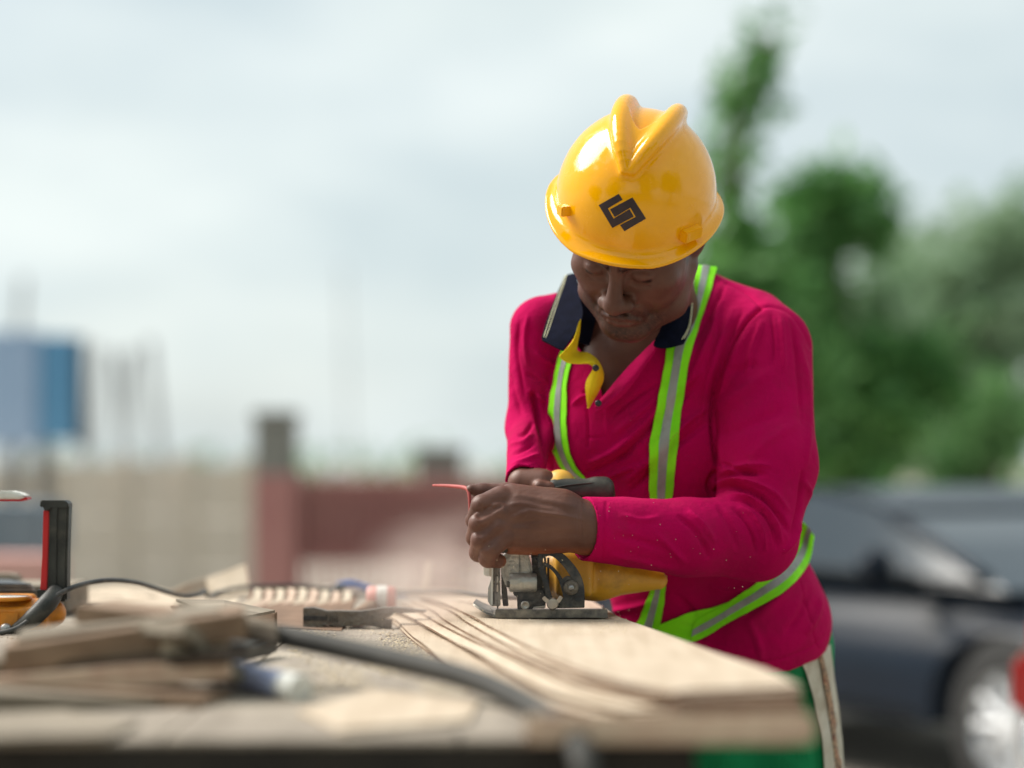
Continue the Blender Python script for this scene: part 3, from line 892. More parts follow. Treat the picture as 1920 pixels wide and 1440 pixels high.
# ------------------------------------------------------------------ cars
def car(name, label, xf, Ynear, paint, turn=0.0, short=0.0):
    """side view facing right: xf is where the front wheel stands"""
    t = thing(name, label, 'car', (xf, Ynear, 0), 'parked cars')
    t.rotation_euler = (0, 0, turn)                 # parts below are given unturned, about the near front wheel
    Lw = 2.72 - short
    def X(u): return xf + (u if u > -1.6 else min(-1.6, u + short))      # u measured from the front wheel centre
    W_ = 1.78
    # lower body lofted across the width
    ZM = lambda z: z if z < .6 else .6 + (z - .6) * .76      # a low roof and bonnet
    prof = [(-3.62, .42), (-3.66, .62), (-3.62, .86), (-3.45, .97), (-2.95, 1.0), (-2.2, .97), (-1.0, .95), (-.35, .93), (.2, .86), (.62, .74), (.78, .60), (.80, .42), (.72, .33),
            (.42, .31)]
    arch = lambda c: [(c + .37 * math.cos(a), .33 + .37 * math.sin(a)) for a in np.linspace(rad(-4), rad(184), 15)]
    low = [(.41, .31)] + arch(0)[0:] + [(-.42, .30), (-Lw + .42, .30)] + arch(-Lw) + [(-Lw - .42, .31), (-3.5, .36)]
    outline = prof[:-1] + low
    layers = [(0.0, .955, .0), (.05, .99, .0), (.14, 1.0, .0), (W_ - .14, 1.0, .0), (W_ - .05, .99, 0), (W_, .955, 0)]
    vs = []; n = len(outline)
    for dy, sc, _ in layers:
        for u, z in outline:
            zz = ZM(z) if z < .7 else .6 + (z - .6) * .76 * (1 if .13 < dy < W_ - .13 else .90)
            lean = max(0.0, zz - .56) * .55 * (1 - 2 * dy / W_)
            vs.append((X((u + 1.42) * sc - 1.42), Ynear + dy + lean, zz))
    fs = []
    for k in range(len(layers) - 1):
        for i in range(n):
            j = (i + 1) % n
            fs.append((k * n + i, k * n + j, (k + 1) * n + j, (k + 1) * n + i))
    mb = MB().add(vs, fs)
    for k in (0, len(layers) - 1):
        tr = tessellate_polygon([[Vector((X(u), z, 0)) for u, z in outline]])
        mb.f += [tuple(k * n + q for q in tri) for tri in tr]
    mb.build('body', paint, t, auto=35)
    # cabin glass and roof
    cab = [(u, ZM(z)) for u, z in [(-3.25, .96), (-2.7, 1.24), (-2.3, 1.33), (-1.8, 1.37), (-1.35, 1.36), (-.95, 1.28), (-.5, 1.12), (.0, .90)]]
    g = []
    for dy, k in ((.03, 0.0), (.26, 1.0)):
        pass
    yb0, yb1, yt0, yt1 = Ynear + .04, Ynear + W_ - .04, Ynear + .24, Ynear + W_ - .24
    def cy(z, near): 
        q = (z - .84) / .34
        return (yb0 + (yt0 - yb0) * q) if near else (yb1 + (yt1 - yb1) * q)
    V = [(X(u), cy(z, True), z) for u, z in cab] + [(X(u), cy(z, False), z) for u, z in cab]
    m_ = len(cab)
    mb = MB().add(V, [tuple(range(m_)), tuple(range(2 * m_ - 1, m_ - 1, -1))] + [(i, i + 1, m_ + i + 1, m_ + i) for i in range(m_ - 1)])
    mb.build('window_glass', M['car_glass'], t)
    mb = MB()
    rf = [(u, ZM(z)) for u, z in [(-2.62, 1.26), (-2.1, 1.35), (-1.45, 1.375), (-.90, 1.27)]]
    V = [(X(u), cy(z, True) - .006, z + .012) for u, z in rf] + [(X(u), cy(z, False) + .006, z + .012) for u, z in rf]
    mb.add(V + [(x, y, z - .03) for x, y, z in V], [(i, i + 1, 4 + i + 1, 4 + i) for i in range(3)] + [(8 + i, 8 + i + 1, 8 + 4 + i + 1, 8 + 4 + i) for i in range(3)] +
           [(0, 1, 9, 8), (1, 2, 10, 9), (2, 3, 11, 10), (4, 5, 13, 12), (5, 6, 14, 13), (6, 7, 15, 14), (3, 7, 15, 11), (0, 4, 12, 8)]).build('roof', paint, t)
    for near in (True, False):
        s_ = -.008 if near else .008
        for a, b, w_ in (((-3.10, ZM(1.02)), (-2.66, ZM(1.25)), .030), ((-.12, ZM(.95)), (-.92, ZM(1.27)), .024), ((-1.62, ZM(.95)), (-1.60, ZM(1.36)), .03)):
            MB().tube([(X(a[0]), cy(a[1], near) + s_, a[1]), (X((a[0] + b[0]) / 2), cy((a[1] + b[1]) / 2, near) + s_, (a[1] + b[1]) / 2 + .005), (X(b[0]), cy(b[1], near) + s_, b[1])], w_, n=6, sub=3).build('roof_pillar', paint, t, smooth=True)
    # wheels
    for c in (0, -Lw):
        for yy, sgn in ((Ynear + .02, 1), (Ynear + W_ - .22, -1)):
            tw = MB().lathe([(.20, 0), (.30, -.005), (.33, .03), (.335, .10), (.33, .17), (.30, .205), (.20, .20)], (X(c), yy, .335), 'y', 36).build('tyre', M['tyre'], t, smooth=True)
            rm = MB().lathe([(.235, .02), (.225, .008), (.205, .03), (.20, .10), (.03, .11)], (X(c), yy, .335), 'y', 36)
            for k in range(10):
                a = 2 * math.pi * k / 10
                rm.cyl((X(c) + .035 * math.cos(a), yy + .03, .335 + .035 * math.sin(a)), (X(c) + .215 * math.cos(a + .06), yy + .02, .335 + .215 * math.sin(a + .06)), .020, .014, n=6)
            rm.cyl((X(c), yy + .012, .335), (X(c), yy + .06, .335), .05, n=16)
            rm.build('rim', M['rim'], t, auto=40)
    # trim
    for u0, u1 in ((-1.60, -.55), (-2.5, -1.66)):
        MB().tube([(X(u0 + .02), Ynear + .012, .30), (X(u0), Ynear + .004, .60), (X(u0 + .01), Ynear + .13, .84)], .004, n=4, sub=3).build('door_gap', M['tyre'], t)
        MB().box((X(u0 + .16), Ynear + .055, .74), (.16, .03, .022)).build('door_handle', paint, t, bevel=.005)
    MB().tube([(X(-3.0), cy(.88, True) - .012, .885), (X(-1.6), cy(.87, True) - .014, .875), (X(-.15), cy(.85, True) - .012, .853)], .008, n=5).build('window_trim', M['tyre'], t)
    for near, y in ((True, Ynear - .10), (False, Ynear + W_ + .10)):
        MB().lathe([(0.0, -.06), (.05, -.05), (.075, -.01), (.07, .04), (.03, .07), (0, .075)], (X(-.62), y, .90), 'x', 14).build('wing_mirror', paint, t, smooth=True)
        MB().box((X(-.60), y + (.09 if near else -.09), .865), (.05, .12, .03)).build('mirror_arm', M['tyre'], t)
    for y in (Ynear + .03, Ynear + W_ - .27):
        MB().box((X(.60), y + .12, .60), (.24, .26, .12), Ry(rad(28))).build('headlight', M['head'], t, bevel=.02, auto=40)
        MB().box((X(-3.58), y + .14, .76), (.16, .25, .14)).build('tail_light', M['tail'], t, bevel=.018, auto=40)
    MB().box((X(-1.36), Ynear + .03, .335), (1.8, .06, .06)).build('sill', M['tyre'], t, bevel=.01)
    MB().box((X(-1.4), Ynear + W_ / 2, .42), (3.9, W_ - .35, .14)).build('underbody', M['tyre'], t)
    for u in (0, -Lw):
        MB().box((X(u), Ynear + W_ / 2, .50), (.76, W_ - .5, .46)).build('wheel_housing', M['tyre'], t)
    return t
Ycar = 8.2
car('parked_car', 'dark blue black car parked behind the man, its alloy front wheel showing', gx(1873, Ycar), Ycar, M['car_paint'], turn=rad(-62))
Ycr = 5.4
sc_ = car('parked_car', 'silver car cut off by the right edge, only its red tail lamp corner showing', gx(1908, Ycr), Ycr, M['car_silver'])
sc_.rotation_euler = (0, 0, rad(-15))
_o = Matrix.Rotation(rad(-15), 3, 'Z') @ Vector((-3.64, 0, 0))
sc_.location = (gx(1908, Ycr) - _o.x, Ycr - _o.y, 0)
# ------------------------------------------------------------------ the worker
person = thing('person', 'man in crimson long-sleeved shirt bending over the bench, both hands on the saw', 'person',
               (0.46, 3.66, 0.0))

# --- head
HS = 1.13
HR = Ry(rad(11)) @ Rz(rad(-17)) @ Rx(rad(49))
HC = W(1147, 584, -.20) - HR @ (np.array([0, -.121, -.036]) * HS)
def hp(x, y, z):                    # head-frame point -> place
    return HC + HR @ (np.array([x, y, z]) * HS)

def head_sdf(P):
    q = ((P - HC.astype(f32)) @ HR.astype(f32)) / HS
    ax = q.copy(); ax[:, 0] = np.abs(ax[:, 0])
    d = ell(q, (0, .012, .040), (.077, .098, .088))
    d = smin(d, ell(q, (0, -.022, -.028), (.072, .068, .084)), .03)
    d = smin(d, ell(ax, (.038, -.045, -.024), (.034, .040, .052)), .02)                   # cheeks
    d = smin(d, cap(ax, (.064, .006, -.050), (.053, -.035, -.084), .016, .019), .022)     # jaw
    d = smin(d, cap(ax, (.053, -.035, -.084), (.017, -.072, -.101), .019, .020), .02)
    d = smin(d, ell(q, (0, -.078, -.106), (.024, .019, .018)), .014)                      # chin
    d = smin(d, ell(ax, (.049, -.064, -.014), (.022, .018, .015)), .014)                  # cheekbone
    d = smin(d, ell(q, (0, -.070, -.064), (.034, .026, .026)), .016)                      # muzzle
    d = smin(d, cap(ax, (.012, -.092, .024), (.046, -.078, .027), .0095, .009), .012)     # brow
    d = smax(d, -ell(ax, (.032, -.103, .004), (.019, .017, .012)), .012)                  # eye socket
    d = smin(d, ell(ax, (.0315, -.0795, .002), (.0165, .0125, .0115)), .004)              # closed lids
    d = smax(d, -chain(ax, [(.018, -.0925, -.003), (.032, -.0945, -.0065), (.042, -.089, -.0035)], [.0010, .0016, .0005]), .0018)   # lash line
    d = smax(d, -chain(ax, [(.018, -.091, -.010), (.032, -.092, -.0155), (.042, -.087, -.0125)], [.0008, .0010, .0003]), .005)     # under-eye fold
    d = smax(d, -chain(ax, [(.017, -.092, .009), (.032, -.0935, .0125), (.046, -.084, .009)], [.001, .0013, .001]), .002)         # upper lid fold
    # nose
    d = smin(d, chain(q, [(0, -.089, .020), (0, -.097, -.004), (0, -.1085, -.028)], [.0072, .0088, .0118]), .013)
    d = smin(d, ell(q, (0, -.1105, -.036), (.0150, .0130, .0122)), .007)
    d = smin(d, ell(ax, (.0160, -.0985, -.0385), (.0098, .0140, .0100)), .007)
    d = smax(d, -ell(ax, (.0090, -.1050, -.0488), (.0048, .0065, .0045)), .003)
    d = smax(d, -chain(ax, [(.0225, -.100, -.028), (.0275, -.0930, -.038), (.0245, -.0885, -.0475)], [.0006, .0010, .0006]), .005)    # alar crease
    d = smax(d, -chain(ax, [(.026, -.096, -.033), (.038, -.087, -.052), (.040, -.076, -.074)], [.001, .0018, .0012]), .009)        # smile fold
    # lips
    d = smin(d, chain(ax, [(0, -.0985, -.0665), (.010, -.0985, -.0652), (.025, -.0865, -.0765)], [.0050, .0052, .0028]), .004)
    d = smin(d, chain(ax, [(0, -.0970, -.0785), (.012, -.0950, -.0780), (.022, -.0850, -.0800)], [.0056, .0052, .0024]), .005)
    d = smax(d, -chain(ax, [(0, -.1050, -.0720), (.012, -.1020, -.0722), (.027, -.0890, -.0800)], [.0008, .0008, .0004]), .0022)
    d = smax(d, -ell(q, (0, -.1010, -.0905), (.017, .006, .0045)), .006)
    d = smax(d, -cap(q, (0, -.1040, -.050), (0, -.1045, -.060), .0022), .004)
    # ears
    E = Rz(rad(-24)) @ Ry(rad(8))
    d = smin(d, ell(ax, (.0785, .016, -.012), (.0075, .0185, .031), E), .006)
    d = smax(d, -ell(ax, (.0855, .011, -.008), (.0050, .0095, .019), E), .004)
    # forehead furrows and temple vein
    for zz in (.040, .048):
        d = smax(d, -chain(q, [(-.04, -.086, zz), (0, -.0965, zz - .003), (.04, -.086, zz)], [.0008, .0012, .0008]), .003)
    d = smax(d, -cap(ax, (.006, -.101, .030), (.008, -.0995, .015), .0010), .003)
    return d * HS

NECK = [hp(0, .03, -.02), W(1215, 560, .02), W(1232, 640, .05)]
def neck_sdf(P):
    d = cap(P, NECK[0], NECK[1], r_(74), r_(84))
    d = smin(d, cap(P, NECK[1], NECK[2], r_(84), r_(96)), .02)
    return d

# --- torso prims, shared by skin and shirt
def torso_sdf(P, g=0.0):
    k = .035
    d = cap(P, W(1150, 715, .060), W(1335, 700, .080), r_(130) - g, r_(136) - g)                # chest
    d = smin(d, cap(P, W(1130, 625, .085), W(1290, 590, .11), r_(78) - g, r_(86) - g), k)       # upper back
    d = smin(d, cap(P, W(1030, 612, .06), W(1130, 590, .08), r_(58) - g, r_(64) - g), k)
    d = smin(d, cap(P, W(1290, 592, .10), W(1400, 628, .08), r_(84) - g, r_(90) - g), k)
    d = smin(d, cap(P, W(1150, 800, .060), W(1290, 860, .08), r_(140) - g, r_(150) - g), k)
    d = smin(d, cap(P, W(1120, 850, .060), W(1160, 970, .070), r_(95) - g, r_(90) - g), k)
    d = smin(d, cap(P, W(1240, 930, .085), W(1360, 1080, .15), r_(140) - g, r_(158) - g), k)
    d = smin(d, cap(P, W(1245, 1010, .07), W(1290, 1185, .10), r_(128) - g, r_(128) - g), k)
    d = smin(d, ell(P, W(1395, 1165, .14), (r_(168) - g, .17 - g, r_(150) - g)), k)
    return d
SH_L = W(1432, 655, .035); EL_L = W(1413, 1005, -.100); WR_L = W(1100, 992, -.216)
SH_R = W(1012, 617, .05); EL_R = W(996, 800, .04); WR_R = W(980, 905, -.12)
def arm_l(P, g=0.0):
    d = cap(P, SH_L, W(1440, 870, -.055), r_(90) - g, r_(88) - g)
    d = smin(d, cap(P, W(1440, 870, -.055), EL_L, r_(88) - g, r_(79) - g), .02)
    e = cap(P, EL_L, W(1290, 1008, -.145), r_(80) - g, r_(68) - g)
    e = smin(e, cap(P, W(1290, 1008, -.145), WR_L, r_(68) - g, r_(57) - g), .02)
    return smin(d, e, .016)
def arm_r(P, g=0.0):
    d = cap(P, SH_R, EL_R, r_(58) - g, r_(45) - g)
    return smin(d, cap(P, EL_R, WR_R, r_(45) - g, r_(33) - g), .02)

def core_sdf(P):
    d = torso_sdf(P, .020)
    d = smin(d, cap(P, SH_L + np.array([.01, .01, -.01]), EL_L, .048, .042), .012)
    d = smin(d, cap(P, EL_L, W(1120, 988, -.212), .045, .036), .01)
    d = smin(d, cap(P, SH_R, EL_R, .030, .024), .008)
    d = smin(d, cap(P, EL_R, WR_R, .024, .022), .008)
    d = smin(d, neck_sdf(P), .03)
    for x0, x1 in ((1345, 1345), (1462, 1480)):
        d = smin(d, cap(P, W(x0, 1230, .20), W(x1, 1700, .185), .055, .048), .03)
        d = smin(d, cap(P, W(x1, 1700, .185), W(x1, 2280, .19), .048, .034), .01)
        d = smin(d, cap(P, W(x1, 2300, .18), W(x1 - 60, 2345, .06), .04, .03), .02)
    return d

# --- his left hand (nearer), closed over the front of the saw
def H(px, py, dy): return W(px, py, dy)
FINGERS = [   # knuckle, middle joint, end joint, tip (pixels and distance), radii in pixels
    ([(938, 935, -.245), (903, 948, -.262), (890, 976, -.235), (905, 992, -.205)], [22, 18.5, 15.5, 13.5]),
    ([(930, 962, -.262), (899, 982, -.272), (891, 1008, -.246), (908, 1022, -.212)], [21, 18.5, 16, 14]),
    ([(926, 988, -.268), (902, 1012, -.275), (897, 1036, -.250), (916, 1046, -.222)], [19, 17.5, 16, 14]),
    ([(943, 1008, -.262), (919, 1030, -.276), (915, 1047, -.264), (936, 1052, -.240)], [19, 17.5, 16, 12.5]),
]
def hand_l(P):
    palm = smin(cap(P, H(1104, 987, -.218), H(1045, 975, -.232), r_(44), r_(47)),
                cap(P, H(1045, 975, -.232), H(968, 958, -.238), r_(47), r_(38)), .015)
    palm = smin(palm, cap(P, H(1050, 960, -.230), H(960, 935, -.232), r_(40), r_(27)), .010)
    palm = smin(palm, cap(P, H(1050, 992, -.228), H(965, 1004, -.244), r_(42), r_(26)), .010)
    palm = smin(palm, cap(P, H(1020, 1010, -.215), H(960, 1014, -.225), r_(30), r_(24)), .010)
    fs = None
    for pts, rs in FINGERS:
        p3 = [H(*q) for q in pts]
        e = chain(P, p3, [r_(q) for q in rs], .003)
        fs = e if fs is None else smin(fs, e, .0016)
        palm = smin(palm, cap(P, H(*pts[0]), H(1050, 975, -.226), r_(rs[0] * .86), r_(20)), .007)
    d = smin(palm, fs, .0042)
    for pts, rs in FINGERS:       # raised knuckles
        k = H(*pts[0]); d = smin(d, ell(P, k + np.array([.002, -.006, .001]), (.0105, .009, .0085)), .007)
    for i in range(3):            # valleys between the knuckles
        a = H(*FINGERS[i][0][0]); b = H(*FINGERS[i + 1][0][0]); m_ = (a + b) / 2 + np.array([-.008, -.022, 0])
        e2 = (H(*FINGERS[i][0][1]) + H(*FINGERS[i + 1][0][1])) / 2 + np.array([0, -.016, 0])
        d = smax(d, -cap(P, m_ + np.array([.012, 0.001, 0]), e2, .0022, .0050), .006)
    # thumb reaching forward beyond the knuckles, and its root
    th = chain(P, [H(1010, 940, -.205), H(950, 925, -.200), H(905, 922, -.205), H(883, 918, -.210)], [r_(25), r_(18), r_(14), r_(9)], .006)
    d = smin(d, th, .006)
    return d

# --- his right hand (farther), on the rear handle
def hand_r(P):
    d = cap(P, WR_R, W(1016, 910, -.125), r_(27), r_(30))
    d = smin(d, cap(P, W(1002, 908, -.115), W(1022, 920, -.11), r_(25), r_(20)), .01)
    for i, (yy, dd) in enumerate(((912, -.180), (926, -.178), (940, -.172), (953, -.166))):
        e = chain(P, [W(1000, yy - 4, -.130 - .003 * i), W(1012, yy, dd + .03), W(1030, yy + 2, dd + .03), W(1040, yy + 3, dd + .05)],
                  [r_(12), r_(11), r_(10), r_(9)], .002)
        d = smin(d, e, .003)
    d = smin(d, chain(P, [W(1000, 900, -.10), W(1016, 902, -.085), W(1030, 908, -.075)], [r_(14), r_(12), r_(10)], .003), .006)
    return d

def grp(f, lo, hi):
    lo = np.asarray(lo, f32); hi = np.asarray(hi, f32)
    return f

parts_b = []
def headneck(P):
    return smin(head_sdf(P), neck_sdf(P), .018)
hc = HC
P1, Q1 = mesh_sdf(headneck, hc - [.17, .17, .20], hc + [.17, .22, .17], .0019)
P2, Q2 = mesh_sdf(lambda P: smin(hand_l(P), cap(P, WR_L, H(1128, 990, -.205), r_(46)), .01),
                  W(1150, 1085, -.32).astype(float) * 0 + np.array([W(860, 0, -.3)[0], YP - .33, W(0, 1085, -.28)[2]]),
                  np.array([W(1150, 0, -.2)[0], YP - .13, W(0, 890, -.28)[2]]), .0017)
P3, Q3 = mesh_sdf(hand_r, [W(925, 0, -.2)[0], YP - .24, W(0, 985, -.2)[2]], [W(1100, 0, -.1)[0], YP - .01, W(0, 860, -.2)[2]], .0022)
P0, Q0 = mesh_sdf(core_sdf, [-.02, 3.1, -.02], [.62, 3.95, 1.62], .009)

# veins, tendons and creases on the near hand (photo outline of each, real height)
N2 = vnormals(P2, Q2)
HAND_L = [
    ([(897, 944), (905, 953), (912, 958)], -.0008, 1.8), ([(893, 978), (902, 987), (911, 990)], -.0008, 1.8),
    ([(896, 1008), (904, 1016), (913, 1018)], -.0008, 1.8), ([(912, 1026), (920, 1034), (930, 1036)], -.0008, 1.8),
    ([(1094, 935), (1092, 970), (1095, 1010), (1100, 1030)], -.0010, 2.4), ([(1086, 935), (1084, 975), (1087, 1012)], -.0007, 2.0),
    ([(1096, 975), (1050, 966), (1020, 962), (992, 958), (968, 966), (948, 978)], .0020, 3.2),
    ([(992, 958), (980, 966), (958, 972)], .0014, 3.0),
    ([(1085, 952), (1040, 940), (1000, 934), (962, 926)], .0016, 5.0),
    ([(1040, 955), (1005, 948), (975, 944), (940, 950)], .0014, 4.0),
    ([(1030, 1000), (990, 992), (950, 992)], .0012, 5.0),
    ([(1070, 965), (1040, 950), (1000, 946)], -.0012, 4.0),
    ([(1020, 975), (985, 978), (955, 984)], -.0016, 5.0),
    ([(1100, 1003), (1060, 1000), (1020, 1005)], -.0010, 6.0),
    ([(926, 948), (914, 952), (906, 962)], -.0014, 2.4),
    ([(1098, 940), (1095, 980), (1098, 1020)], -.0010, 4.0),
]
P2 = strokes(P2, N2, HAND_L)
N2 = vnormals(P2, Q2)
P2 = P2 + N2 * (fbm(P2, 260, 3)[:, None] * .00022)
N1 = vnormals(P1, Q1)
P1 = P1 + N1 * (fbm(P1, 220, 5)[:, None] * .00020)
Pb = np.vstack([P1, P2, P3, P0]).astype(f32)
Qb = np.vstack([Q1, Q2 + len(P1), Q3 + len(P1) + len(P2), Q0 + len(P1) + len(P2) + len(P3)])
me = np_mesh('body', Pb, Qb)
tint = np.ones((len(Pb), 4), f32)
q = ((Pb[:len(P1)] - HC) @ HR) / HS
ax_ = np.abs(q[:, 0])
def blob(c, r, x=None):
    c = np.array(c); a = np.stack([ax_ if x is None else q[:, 0], q[:, 1], q[:, 2]], 1)
    return np.exp(-(((a - c) / np.array(r)) ** 2).sum(1))
t1 = np.ones((len(P1), 3))
def paint(w, colr):
    global t1
    w = np.clip(w, 0, 1)[:, None]
    t1 = t1 * (1 - w) + np.array(colr) * w
sp = (fbm(q, 900, 9, 2) > .15) * 1.0
sp2 = (fbm(q, 1300, 11, 2) > .55) * 1.0
qa = np.stack([ax_, q[:, 1], q[:, 2]], 1).astype(f32)
beard = np.clip(np.clip(1.7 - chain(qa, [(0, -.100, -.0575), (.014, -.098, -.0580), (.031, -.086, -.0720)], [.0001] * 3) / .0060, 0, 1) * 1.2 + blob((0, -.09, -.104), (.026, .03, .016)) * 1.3
                + blob((.045, -.05, -.085), (.022, .05, .022)) * .9 + blob((.034, -.08, -.078), (.012, .02, .02)) * .8, 0, 1)
paint(beard * (.6 + .35 * sp), (.26, .25, .25))
paint(beard * sp2 * .35, (2.0, 2.0, 2.0))
paint(np.clip(1.6 - chain(qa, [(.011, -.100, .0195), (.030, -.0985, .0225), (.050, -.083, .0180)], [.0001] * 3) / .0055, 0, 1) * (.7 + .3 * sp), (.10, .09, .09))        # eyebrows
paint(blob((0, -.098, -.0655), (.022, .02, .0045)) * .6, (.62, .42, .42))                     # upper lip
paint(blob((0, -.097, -.079), (.019, .02, .0055)) * .7, (1.05, .72, .70))                      # lower lip
paint(np.clip(1.7 - chain(qa, [(.017, -.0925, -.0030), (.032, -.0945, -.0065), (.043, -.088, -.0030)], [.0001] * 3) / .0030, 0, 1), (.10, .09, .09))                  # lashes
hair = np.clip((q[:, 2] - .028 + np.clip(-q[:, 1] - .035, 0, 1) * 1.6 * 0) / .01, 0, 1) * np.clip((q[:, 1] + .055) / .01, 0, 1)
side = np.clip((q[:, 1] - (-.045 + .35 * np.clip(.02 - q[:, 2], 0, .06))) / .008, 0, 1) * np.clip((q[:, 2] + .03) / .012, 0, 1)
paint(np.clip(hair + side * (q[:, 1] > -.05) * (ax_ > .055), 0, 1) * (ax_ < .0805) * (.75 + .25 * sp), (.12, .11, .11))
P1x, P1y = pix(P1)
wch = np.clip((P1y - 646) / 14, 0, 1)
t1 = t1 * (1 + wch[:, None] * (np.array([.75, .85, 1.0])))  # sweaty sheen of throat and upper chest painted in as lighter skin
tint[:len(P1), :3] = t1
# palms are lighter and more orange along the underside
P2x, P2y = pix(P2)
w = np.clip((P2y - 1024) / 12, 0, 1) * np.clip((P2x - 942) / 8, 0, 1)
dusty = np.clip(fbm(P2, 90, 21) * .5 + .1, 0, 1) * np.clip((990 - P2x) / 90, 0, 1)
c2 = 1 + w[:, None] * (np.array([2.0, 1.55, 1.1]) - 1)
c2 = c2 * (1 + .55 * dusty[:, None])
tint[len(P1):len(P1) + len(P2), :3] = c2
tint[len(P1) + len(P2):len(P1) + len(P2) + len(P3), :3] = 1.25
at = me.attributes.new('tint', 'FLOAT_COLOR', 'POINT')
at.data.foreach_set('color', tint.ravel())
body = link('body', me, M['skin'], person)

# --- shirt
HEM = np.array([(1000, 1160), (1100, 1165), (1200, 1215), (1300, 1248), (1400, 1262), (1480, 1256), (1530, 1236), (1562, 1208), (1590, 1170)], float)
VNECK = [(1074, 560), (1100, 540), (1260, 540), (1262, 625), (1228, 652), (1190, 690), (1150, 722), (1131, 746), (1122, 700), (1098, 668), (1076, 640)]
def shirt_sdf(P):
    d = torso_sdf(P, 0.0)
    a = arm_l(P)
    # sleeve hem hollow
    c0 = W(1094, 992, -.217); ax0 = (W(1170, 995, -.19) - c0); ax0 = ax0 / np.linalg.norm(ax0)
    tt = (P - c0.astype(f32)) @ ax0.astype(f32)
    a = np.maximum(a, -tt)
    a = smax(a, -cap(P, c0 - ax0 * .03, c0 + ax0 * .016, r_(57) - .006), .001)
    kk = np.clip((P[:, 2] - 1.38) * .25, .004, .020)      # soft at the shoulder, a clean overlap lower down
    d = smin(d, a, kk)
    b = arm_r(P)
    c1 = W(984, 903, -.115); ax1 = (EL_R - WR_R) / np.linalg.norm(EL_R - WR_R)
    tt = (P - c1.astype(f32)) @ ax1.astype(f32)
    b = np.maximum(b, -tt)
    b = smax(b, -cap(P, c1 - ax1 * .03, c1 + ax1 * .012, r_(30)), .001)
    d = smin(d, b, .007)
    d = smin(d, cap(P, W(1200, 575, .075), W(1240, 600, .09), r_(95)), .02)
    x, y = pix(P)
    hem = np.interp(x, HEM[:, 0], HEM[:, 1])
    d = np.maximum(d, ((y - hem) * r_(1)).astype(f32) * .9)
    v = poly2d(x.astype(f32), y.astype(f32), VNECK) * r_(1)
    v = np.maximum(v, (P[:, 1] - (YP + .03)))
    d = smax(d, -v, .002)
    return d
Ps, Qs = mesh_sdf(shirt_sdf, [-.03, 3.1, .92], [.58, 3.95, 1.66], .0025)
Ns = vnormals(Ps, Qs)
